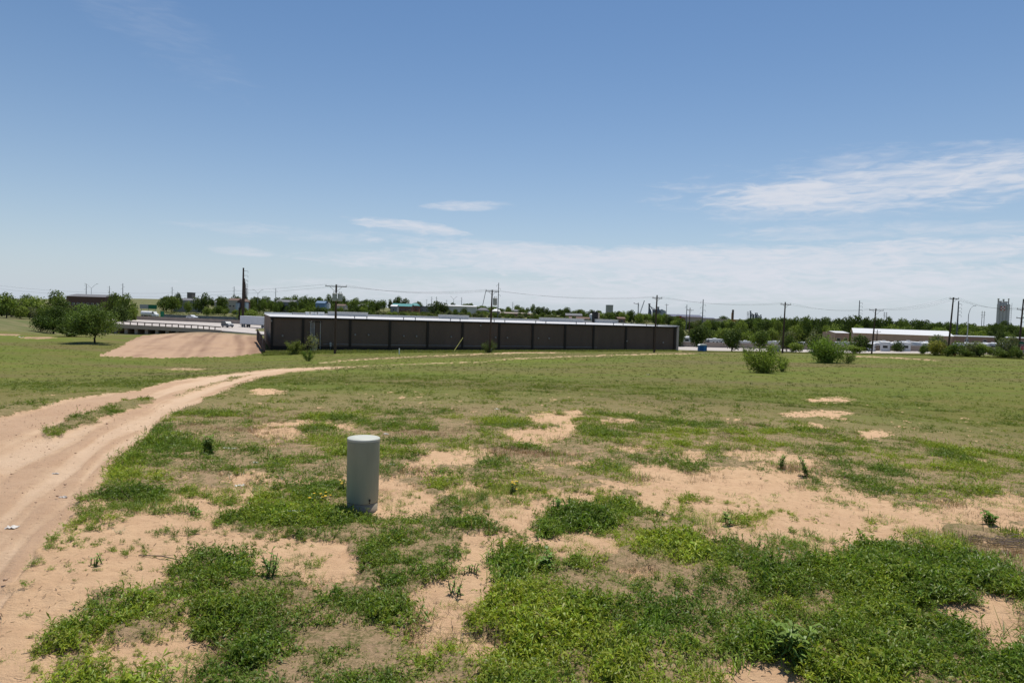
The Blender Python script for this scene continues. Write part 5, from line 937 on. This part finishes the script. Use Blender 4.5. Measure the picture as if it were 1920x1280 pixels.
def tree_proto(seed, colr, K_=14, n_=800, size=.035, rx=.36, rz_=.30, zc=.60, trunk=.035, limbs=5, th=.3, squash=.8, lumps=(.14, .26), fill=.25, base=0.0, name='tree'):
    rnd = np.random.RandomState(seed); V, Fq, lum, cen = crown_mesh(rnd, K_, n_, size, rx, rz_, zc, lumps, squash, fill, base); z0, z1 = V[:, 2].min(), V[:, 2].max()
    root = empty(name, (0, 0, -500)); raw('crown', V, Fq, MATS['crown_leaf'], root, col=np.array(colr)[None] * lum[:, None])
    b = MB(); b.tube([(0, 0, -.05), (rnd.normal(0, .01), 0, th * .5), (rnd.normal(0, .015), rnd.normal(0, .015), th)], [trunk * 1.2, trunk * .9, trunk * .7], 7)
    for k in range(min(limbs, K_)): c = cen[k]; b.tube([(0, 0, th * .8), (c[0] * .4, c[1] * .4, (th + c[2]) / 2), (c[0], c[1], c[2])], [trunk * .6, trunk * .4, trunk * .15], 5)
    b.build('trunk', M_bark, root); root['ext'] = 1; root['_w'] = float(np.abs(V[:, 0]).max() * 2); root['_h'] = float(z1); return root
leafmat('crown_leaf', (1, 1, 1), var=.2, scale=.9, trans=.25, attr=True, gloss=.008)
DK = (.075, .105, .029); MD = (.125, .168, .040); LT = (.175, .22, .05); YL = (.24, .23, .055); GR = (.15, .165, .08)
PR = {}
for nm, c, sds in (('dark', DK, (1, 2, 3, 4)), ('mid', MD, (5, 6, 7, 8)), ('light', LT, (9, 10, 11)), ('pale', GR, (12, 13))):
    PR[nm] = [tree_proto(s, c, 17 + s % 5, 1900, .042, .40 + .03 * (s % 3), .36, .50, .022, 5, .25, .85, (.17, .27), .25) for s in sds]
PR['round'] = [tree_proto(s, DK, 14, 3000, .036, .30, .30, .55, .03, 5, .25, .95, (.24, .32), .25) for s in (21, 22)]
PR['shrub'] = [tree_proto(s, c, 16, 2200, .038, .42, .34, .40, .012, 6, .1, .8, (.14, .26), .3, name='shrub') for s, c in ((31, MD), (32, LT), (33, YL), (34, GR))]
PROTO = [o for v in PR.values() for o in v]; used = set()
def plant(src, loc, h, w, label, group=None, cat='tree', rz=None, name=None):
    hh, ww = src['_h'], src['_w']
    if src.name in used: o = copy_tree(src)
    else: o = src; used.add(src.name)
    o.location = [float(v) for v in loc]; o.scale = (w / ww, w / ww, h / hh); o.rotation_euler = (0, 0, random.uniform(0, 6.28) if rz is None else rz)
    for k in ('group', 'label', 'category'):
        if k in o: del o[k]
    return tag(o, label, cat, group)
def T(kind, px, Y, top, wpx, label, group=None, cat='tree', k=None, foot=None):
    if foot: p = hit(px, foot); h = P(px, top, p[1])[2] - p[2]; Y = p[1]
    else: p, h = at(px, Y, top)
    L_ = PR[kind]; src = L_[(k if k is not None else random.randrange(len(L_))) % len(L_)]
    p = np.array(p); p[2] -= .15; return plant(src, p, max(h, 1.0), pw(wpx, Y), label, group, cat)
# near lone tree with finer leaves
p = hit(178, 643); hh = P(175, 566, p[1])[2] - p[2]; t1 = tree_proto(77, (.125, .178, .045), 38, 15000, .021, .60, .34, .58, .024, 14, .22, .8, (.16, .27), .4); w1 = pw(112, p[1]); used.add(t1.name); t1.location = p; t1.scale = (w1 / t1['_w'], w1 / t1['_w'], hh / t1['_h']); t1.rotation_euler = (0, 0, .6); tag(t1, 'broad green tree with a short trunk standing alone in the left field', 'tree')
p = hit(100, 626); hh = P(100, 571, p[1])[2] - p[2]; t1 = tree_proto(78, (.070, .105, .026), 26, 11000, .025, .52, .38, .48, .03, 8, .15, .85, (.2, .3), .4); w1 = pw(78, p[1]); used.add(t1.name); t1.location = p; t1.scale = (w1 / t1['_w'], w1 / t1['_w'], hh / t1['_h']); tag(t1, 'dark green bushy tree touching the lone tree on its left', 'tree')
T('dark', 130, 150, 605, 70, 'low dark shrub under the two left trees', None, 'shrub', foot=631)
# left roadside trees
for kd, px, Y, tp, w, lb in (('mid', 12, 250, 545, 56, 'dark tree at the left edge above the road'), ('mid', 45, 300, 549, 50, 'second tree from the left edge with a flat crown'), ('light', 62, 290, 553, 56, 'lighter green round tree between the road and low building'), ('mid', 100, 330, 541, 52, 'bright domed tree left of the low brown building'), ('dark', 115, 300, 558, 40, 'dark small tree before the low brown building'), ('pale', 22, 270, 560, 40, 'grey-green tree over the road at the left edge'), ('light', 4, 270, 566, 30, 'pale small tree at the very left edge'), ('mid', 38, 262, 575, 34, 'small bushy tree beside the left road'),
                             ('mid', 210, 300, 545, 48, 'large dark tree behind the lone tree with reddish right side'), ('mid', 237, 300, 547, 40, 'dark tree with brown patch left of the white tanker'), ('dark', 226, 275, 566, 48, 'very dark dense tree before the bridge start'), ('light', 250, 285, 571, 24, 'pale green small tree left of the tanker truck'),
                             ('dark', 312, 560, 553, 32, 'dark tree right of the green slope'), ('dark', 334, 570, 545, 18, 'narrow dark tree left of the squat tower'), ('dark', 378, 520, 546, 40, 'large dark round tree before the left houses'), ('mid', 322, 540, 552, 40, 'tree beside the left houses with grey-green crown'), ('mid', 416, 540, 552, 28, 'dark tree right of the large dark round one'), ('light', 353, 480, 563, 18, 'small bright bush-like tree below the left houses'), ('light', 387, 420, 574, 20, 'yellow-green shrub tree by the grey fence'),
                             ('mid', 410, 470, 571, 26, 'shrub tree right of the yellow-green one by the grey fence'), ('light', 470, 340, 580, 44, 'bright green tree at the warehouse corner'), ('mid', 455, 345, 585, 30, 'low green tree left of the warehouse corner'), ('dark', 440, 640, 551, 24, 'dark tree just left of the tallest pole'), ('mid', 470, 560, 558, 26, 'dark green tree just right of the tallest pole')):
    T(kd, px, Y, tp, w, lb, 'trees on the left')
for i, px in enumerate((445,)): pass
p, h = at(448.5, 330, 577); b = MB(); b.tube([(0, 0, 0), (0, 0, h)], .45, 8); o = b.build('dead_trunk', M_bark); o.location = p; tag(o, 'dark bare stub of a pole before the tallest steel pole', 'post')
# tree belt across the middle skyline
rnd = random.Random(3)
SV = []; SC_ = []
def mass_tree(kind, px, Y, top, wpx):
    """one more crown for the far woodland mass"""
    p, h = at(px, Y, top); src = random.choice(PR[kind]); me = src.children[0].data; n_ = len(me.vertices); v = np.empty(n_ * 3, np.float32); me.vertices.foreach_get('co', v); v = v.reshape(-1, 3)
    c = np.empty(n_ * 4, np.float32); me.color_attributes['Col'].data.foreach_get('color', c); a = random.uniform(0, 6.28); w = pw(wpx, Y) / src['_w']; x = (v[:, 0] * math.cos(a) - v[:, 1] * math.sin(a)) * w; y = (v[:, 0] * math.sin(a) + v[:, 1] * math.cos(a)) * w
    SV.append(np.stack([x + p[0], y + p[1], v[:, 2] * max(h, 1) / src['_h'] + p[2] - .15], 1)); SC_.append(c.reshape(-1, 4)[:, :3])
MASS = ('skyline trees left of the school', 'skyline trees right of the bush pole', 'slope trees above the warehouse roof', 'trees between the far houses', 'thin skyline row on the left')
def belt(x0, x1, n_, Yr, topf, wr, kinds, label, group):
    for i in range(n_):
        if group in MASS:
            px = x0 + (x1 - x0) * (i + rnd.uniform(.1, .9)) / n_; mass_tree(rnd.choice(kinds), px, rnd.uniform(*Yr), topf(px) + rnd.uniform(-3.5, 3.5), rnd.uniform(*wr)); continue
        px = x0 + (x1 - x0) * (i + rnd.uniform(.1, .9)) / n_; Y = rnd.uniform(*Yr); T(rnd.choice(kinds), px, Y, topf(px) + rnd.uniform(-3.5, 3.5), rnd.uniform(*wr), label, group)
I = lambda xs, ys: (lambda px: float(np.interp(px, xs, ys)))
belt(480, 720, 26, (640, 760), I([480, 520, 560, 600, 640, 700, 720], [554, 553, 553, 552, 554, 561, 562]), (16, 28), ('dark', 'mid'), 'dark tree in the skyline belt left of the school', 'skyline trees left of the school')
belt(480, 700, 22, (480, 600), I([480, 600, 700], [562, 566, 570]), (14, 26), ('dark', 'mid', 'mid'), 'green tree on the slope above the left part of the warehouse', 'slope trees above the warehouse left part')
belt(540, 700, 18, (490, 525), I([540, 600, 700], [573, 575, 577]), (12, 22), ('mid', 'light', 'dark'), 'bushy tree before the houses above the left part of the warehouse', 'bushes before the upper left houses')
belt(395, 480, 9, (480, 505), I([395, 480], [577, 576]), (10, 18), ('mid', 'light'), 'small bushy tree below the houses on the left', 'bushes below the left houses')
belt(0, 128, 11, (252, 285), I([0, 60, 128], [572, 574, 576]), (22, 34), ('mid', 'light', 'pale'), 'low bushy tree along the road at the left edge', 'bushes along the left road')
belt(300, 480, 14, (760, 880), I([300, 400, 480], [557, 556, 556]), (14, 24), ('dark', 'mid'), 'far dark tree in the thin skyline row on the left', 'thin skyline row on the left')
belt(1380, 1920, 26, (425, 480), I([1380, 1600, 1760, 1920], [597, 596, 604, 610]), (28, 44), ('dark', 'mid'), 'dark tree at the back of the dense wood on the right', 'back of the dense wood on the right')
for px, tp, w in ((747, 553, 24), (733, 559, 18), (760, 557, 20), (784, 563, 22), (709, 562, 20), (816, 563, 38), (832, 566, 24)): T('dark', px, 680 if px < 800 else 560, tp, w, 'tall dark skyline tree %s' % {747: 'highest above the school', 733: 'left of the highest one above the school', 760: 'right of the highest one above the school', 784: 'above the teal school wing', 709: 'well left of the school', 816: 'broad, left of the white warehouse', 832: 'touching the white warehouse'}[px], 'trees around the school')
belt(835, 1130, 30, (700, 900), I([835, 893, 940, 1000, 1020, 1060, 1130], [567, 570, 575, 572, 577, 577, 584]), (14, 26), ('dark', 'mid'), 'dark tree in the skyline belt right of the bush pole', 'skyline trees right of the bush pole')
belt(690, 1140, 46, (420, 520), I([690, 800, 850, 900, 960, 1060, 1140], [582, 585, 581, 585, 590, 592, 598]), (10, 20), ('mid', 'light', 'mid', 'pale'), 'bushy green tree on the slope just above the warehouse roof', 'slope trees above the warehouse roof')
belt(850, 1140, 22, (520, 640), I([850, 920, 1000, 1140], [577, 582, 585, 592]), (12, 22), ('dark', 'mid'), 'mid green tree between the houses beyond the warehouse', 'trees between the far houses')
belt(1120, 1290, 22, (480, 700), I([1120, 1150, 1165, 1200, 1260, 1290], [588, 583, 579, 583, 590, 600]), (14, 26), ('mid', 'light', 'dark'), 'green tree beyond the right end of the warehouse roof', 'trees beyond the warehouse right end')
belt(1260, 1480, 36, (330, 560), I([1260, 1330, 1400, 1480], [602, 600, 598, 594]), (16, 30), ('mid', 'light', 'dark', 'pale'), 'green tree in the wood behind the roadside trees', 'wood behind the roadside trees')
belt(1380, 1920, 60, (340, 420), I([1380, 1440, 1480, 1560, 1600, 1680, 1740, 1770, 1800, 1850, 1920], [598, 594, 590, 593, 591, 593, 600, 602, 604, 607, 608]), (22, 40), ('dark', 'mid', 'dark'), 'dark tree in the dense wood beyond the tan warehouse', 'dense wood on the right')
belt(1270, 1920, 34, (300, 345), I([1270, 1450, 1600, 1750, 1920], [618, 610, 606, 612, 620]), (24, 40), ('mid', 'dark', 'light'), 'green tree at the near edge of the right wood', 'near edge of the right wood')
for px in (1275, 1430, 1885): T('dark', px, 800, 588 if px < 1300 else 600, 24, 'far dark tree on the skyline %s' % {1275: 'above the blue-grey roof', 1430: 'right of the small silos', 1885: 'below the grain elevator'}[px], 'far skyline trees')
T('dark', 1355, 640, 590, 28, 'dark rounded tree left of the orange mast', 'far skyline trees'); T('dark', 400, 900, 565, 20, 'distant dark tree behind the left houses', 'far skyline trees')
T('dark', 1876, 240, 612, 26, 'narrow dark tree before the right wood near the grain elevator', None)
V_ = np.vstack(SV); o = raw('far_woodland', V_, np.arange(len(V_)).reshape(-1, 4), MATS['crown_leaf'], col=np.vstack(SC_)); tag(o, 'far small green trees between and behind the houses beyond the long warehouse', 'woodland', kind='stuff')
# roadside trees on the right
T('round', 1310, 186, 606, 46, 'dark round tree beside the warehouse end behind the toilet', 'dark round roadside trees', k=0); T('round', 1274, 215, 608, 22, 'dark tree half hidden by the warehouse end', 'dark round roadside trees', k=1)
T('round', 1372, 180, 611, 46, 'very dark round tree on a short trunk right of the toilet', 'dark round roadside trees', k=1); T('mid', 1424, 188, 616, 42, 'green round tree left of the slim pole', 'roadside trees')
T('pale', 1474, 190, 616, 40, 'grey-green loose tree behind the slim pole', 'roadside trees'); T('pale', 1525, 188, 615, 40, 'grey-green loose tree left of the tall right bush', 'roadside trees'); T('dark', 1485, 180, 626, 44, 'dark low tree right of the slim pole', 'roadside trees'); T('light', 1492, 168, 640, 36, 'yellow-green shrub right of the slim pole', 'roadside trees', 'shrub')
T('light', 1350, 230, 612, 36, 'light green tree between the two dark round trees', 'roadside trees'); T('light', 1400, 235, 618, 36, 'light green tree behind the middle of the campers', 'roadside trees')
T('dark', 1612, 170, 624, 38, 'dark tree before the left end of the tan warehouse', 'roadside trees'); T('light', 1600, 158, 645, 44, 'low green shrub under the dark tree by the campers', 'roadside trees', 'shrub'); T('dark', 1684, 190, 636, 26, 'small dark tree standing between the campers', 'roadside trees')
# thicket at the right
for i, (kd, k, px, tp, w, ft, lb) in enumerate([('shrub', 3, 1752, 624, 40, 666, 'grey-green shrub with tall top left of the thicket pole'), ('shrub', 2, 1757, 636, 46, 667, 'yellow-green shrub left of the thicket pole'), ('shrub', 0, 1733, 641, 24, 665, 'dark shrub beside the last camper of the row'), ('shrub', 0, 1790, 636, 44, 669, 'green shrub right of the thicket pole'),
    ('shrub', 3, 1822, 636, 44, 669, 'loose grey-green shrub below the bent street lamp'), ('shrub', 1, 1845, 641, 40, 670, 'green shrub right of the bent street lamp'), ('shrub', 3, 1888, 626, 40, 671, 'tall grey-green shrub left of the right edge pole'), ('shrub', 0, 1872, 648, 44, 671, 'low dark shrub left of the right edge pole'), ('shrub', 0, 1810, 650, 34, 669, 'low dark shrub in the middle of the thicket'), ('shrub', 0, 1905, 645, 30, 672, 'dark shrub at the foot of the right edge pole')]):
    T(kd, px, 0, tp, w, lb, 'shrubs of the right thicket', 'shrub', k=k, foot=ft)
# multi-stemmed bushes in the field
def bush(px, foot, top, wpx, seed, label, colr, nst=16, n_=5200, dense=1.0, cat='bush'):
    rnd = np.random.RandomState(seed); p = hit(px, foot); h = P(px, top, p[1])[2] - p[2]; w = pw(wpx, p[1]); root = empty('bush', p, 0, label, cat, 'bushes in the field'); b = MB(); tips = []
    for k in range(nst):
        az = rnd.uniform(0, 6.28); sp = rnd.uniform(.1, 1) ** .7 * w * .47; H = h * rnd.uniform(.55, 1.0) * (1 - .35 * (sp / (w * .5)) ** 2); a = np.array([math.cos(az) * sp * .15, math.sin(az) * sp * .15, 0]); c = np.array([math.cos(az) * sp * .6, math.sin(az) * sp * .6, H * .55]); e = np.array([math.cos(az) * sp, math.sin(az) * sp, H]); b.tube([a, c, e], [.035, .022, .008], 5)
        for t_ in np.linspace(.25, 1, 7): tips.append(((c + (e - c) * (t_ - .5) * 2) if t_ > .5 else (a + (c - a) * t_ * 2), .10 + .16 * h / 3 * (1.2 - t_ * .5)))
    b.build('stems', mat('pale_stem', (.12, .10, .06), .9), root); ti = rnd.randint(0, len(tips), n_); c = np.array([tips[i][0] for i in ti]); s_ = np.array([tips[i][1] for i in ti])[:, None] * h / 2.4; c = c + rnd.normal(0, 1, (n_, 3)) * s_ * 1.15 * dense; c[:, 2] = np.abs(c[:, 2]) + .03
    d = rnd.normal(0, 1, (n_, 3)); d[:, 2] = d[:, 2] * .7 + .3; d /= np.linalg.norm(d, axis=1)[:, None]; q = np.cross(d, rnd.normal(0, 1, (n_, 3))); q /= np.linalg.norm(q, axis=1)[:, None]; sz = .055 * h / 2.4 * rnd.uniform(.6, 1.4, (n_, 1)) * 1.25
    V = np.stack([c - d * sz * 1.3, c + q * sz * .45, c + d * sz * 1.3, c - q * sz * .45], 1).reshape(-1, 3); lum = np.repeat((rnd.uniform(.7, 1.3, len(tips))[ti] * rnd.uniform(.8, 1.2, n_)), 4); raw('foliage', V, np.arange(4 * n_).reshape(-1, 4), MATS['crown_leaf'], root, col=np.array(colr)[None] * lum[:, None]); return root
bush(1433, 699, 645, 78, 1, 'nearest light green many-stemmed bush in the right field', (.20, .255, .05)); bush(1466, 697, 661, 34, 2, 'small light bush touching the right side of the nearest bush', (.20, .25, .055), 8, 1600)
bush(1552, 680, 629, 84, 3, 'large green bush in the field right of the nearest bush', (.165, .24, .045), 20, 7000); bush(1588, 681, 655, 34, 4, 'small bush touching the right side of the large green bush', (.135, .185, .04), 8, 1500)
bush(1402, 672, 648, 56, 5, 'low bush behind the left side of the nearest bush', (.14, .185, .045), 12, 2600); bush(577, 677, 655, 28, 6, 'small bush with a bent stem before the electrical cabinet', (.14, .20, .04), 8, 2600); bush(553, 664, 636, 42, 7, 'loose yellow-green bush before the left end of the warehouse', (.19, .22, .06), 10, 3600, .9); bush(586, 662, 620, 20, 8, 'sparse yellowish sapling before the electrical conduits', (.22, .22, .09), 4, 700, .8)
bush(917, 661, 638, 34, 9, 'round green bush at the foot of the brown pole', (.10, .13, .04), 14, 2600)
# rough grass along the warehouse foot
xs = rs.uniform(495, 1270, 9000); n_ = len(xs); Ys = np.interp(xs, [495, 508, 1268], [114, 116, 147]) - rs.uniform(.5, 9, n_); d0 = np.array([(x - 960) / F for x in xs]); X_ = d0 * Ys; Z_ = gz(X_, Ys); kk = rs.uniform(0, 1, (n_, 1))
o = scatter('verge_grass', 'grass', np.stack([X_, Ys, Z_], 1), rs.uniform(3, 7, n_), np.array([.14, .18, .04]) * kk + np.array([.22, .22, .07]) * (1 - kk), 2); tag(o, 'tall bright weeds along the foot of the warehouse', 'grass', kind='stuff')
xs = rs.uniform(1280, 1930, 6000); n_ = len(xs); Ys = np.interp(xs, [1280, 1640, 1912], [146, 148, 124]) - rs.uniform(-3, 8, n_); X_ = (xs - 960) / F * Ys; Z_ = gz(X_, Ys); kk = rs.uniform(0, 1, (n_, 1))
o = scatter('verge_grass', 'grass', np.stack([X_, Ys, Z_], 1), rs.uniform(1.5, 3.5, n_), np.array([.11, .13, .035]) * kk + np.array([.17, .16, .05]) * (1 - kk), 2); tag(o, 'tall yellowish grass along the far right edge of the field', 'grass', kind='stuff')
# scrub on the far slopes
xs = rs.uniform(-40, 1960, 7000); n_ = len(xs); Ys = rs.uniform(330, 640, n_); X_ = (xs - 960) / F * Ys; Z_ = gz(X_, Ys); sel = fbm(X_ * .03, Ys * .03, 77) > .48
sel &= ~((xs > 255) & (xs < 300) & (Ys > 400)); pts = np.stack([X_, Ys, Z_], 1)[sel]; n_ = len(pts); V, Fq, lum, _ = crown_mesh(np.random.RandomState(4), 5, 26, .16, .55, .25, .3, (.25, .4), .7, .4)
s = rs.uniform(.8, 2.4, n_) * np.where((xs[sel] > 490) & (xs[sel] < 1260), 1.9, 1.0); VV = (V[None] * s[:, None, None] + pts[:, None]).reshape(-1, 3); FF = (Fq[None] + (np.arange(n_) * len(V))[:, None, None]).reshape(-1, 4); kk = rs.uniform(0, 1, (n_, 1, 1)); CC = ((np.array([.09, .12, .035]) * kk + np.array([.19, .17, .08]) * (1 - kk)) * lum[None, :, None]).reshape(-1, 3)
o = raw('scrub', VV, FF, MATS['crown_leaf'], col=CC); tag(o, 'low green and brown scrub on the slopes beyond the highway', 'scrub', kind='stuff')
for o in PROTO:
    if o.name not in used:
        for ch in list(o.children): bpy.data.objects.remove(ch)
        bpy.data.objects.remove(o)
for o in bpy.data.objects:
    for k in ('_w', '_h', 'ext'):
        if k in o: del o[k]
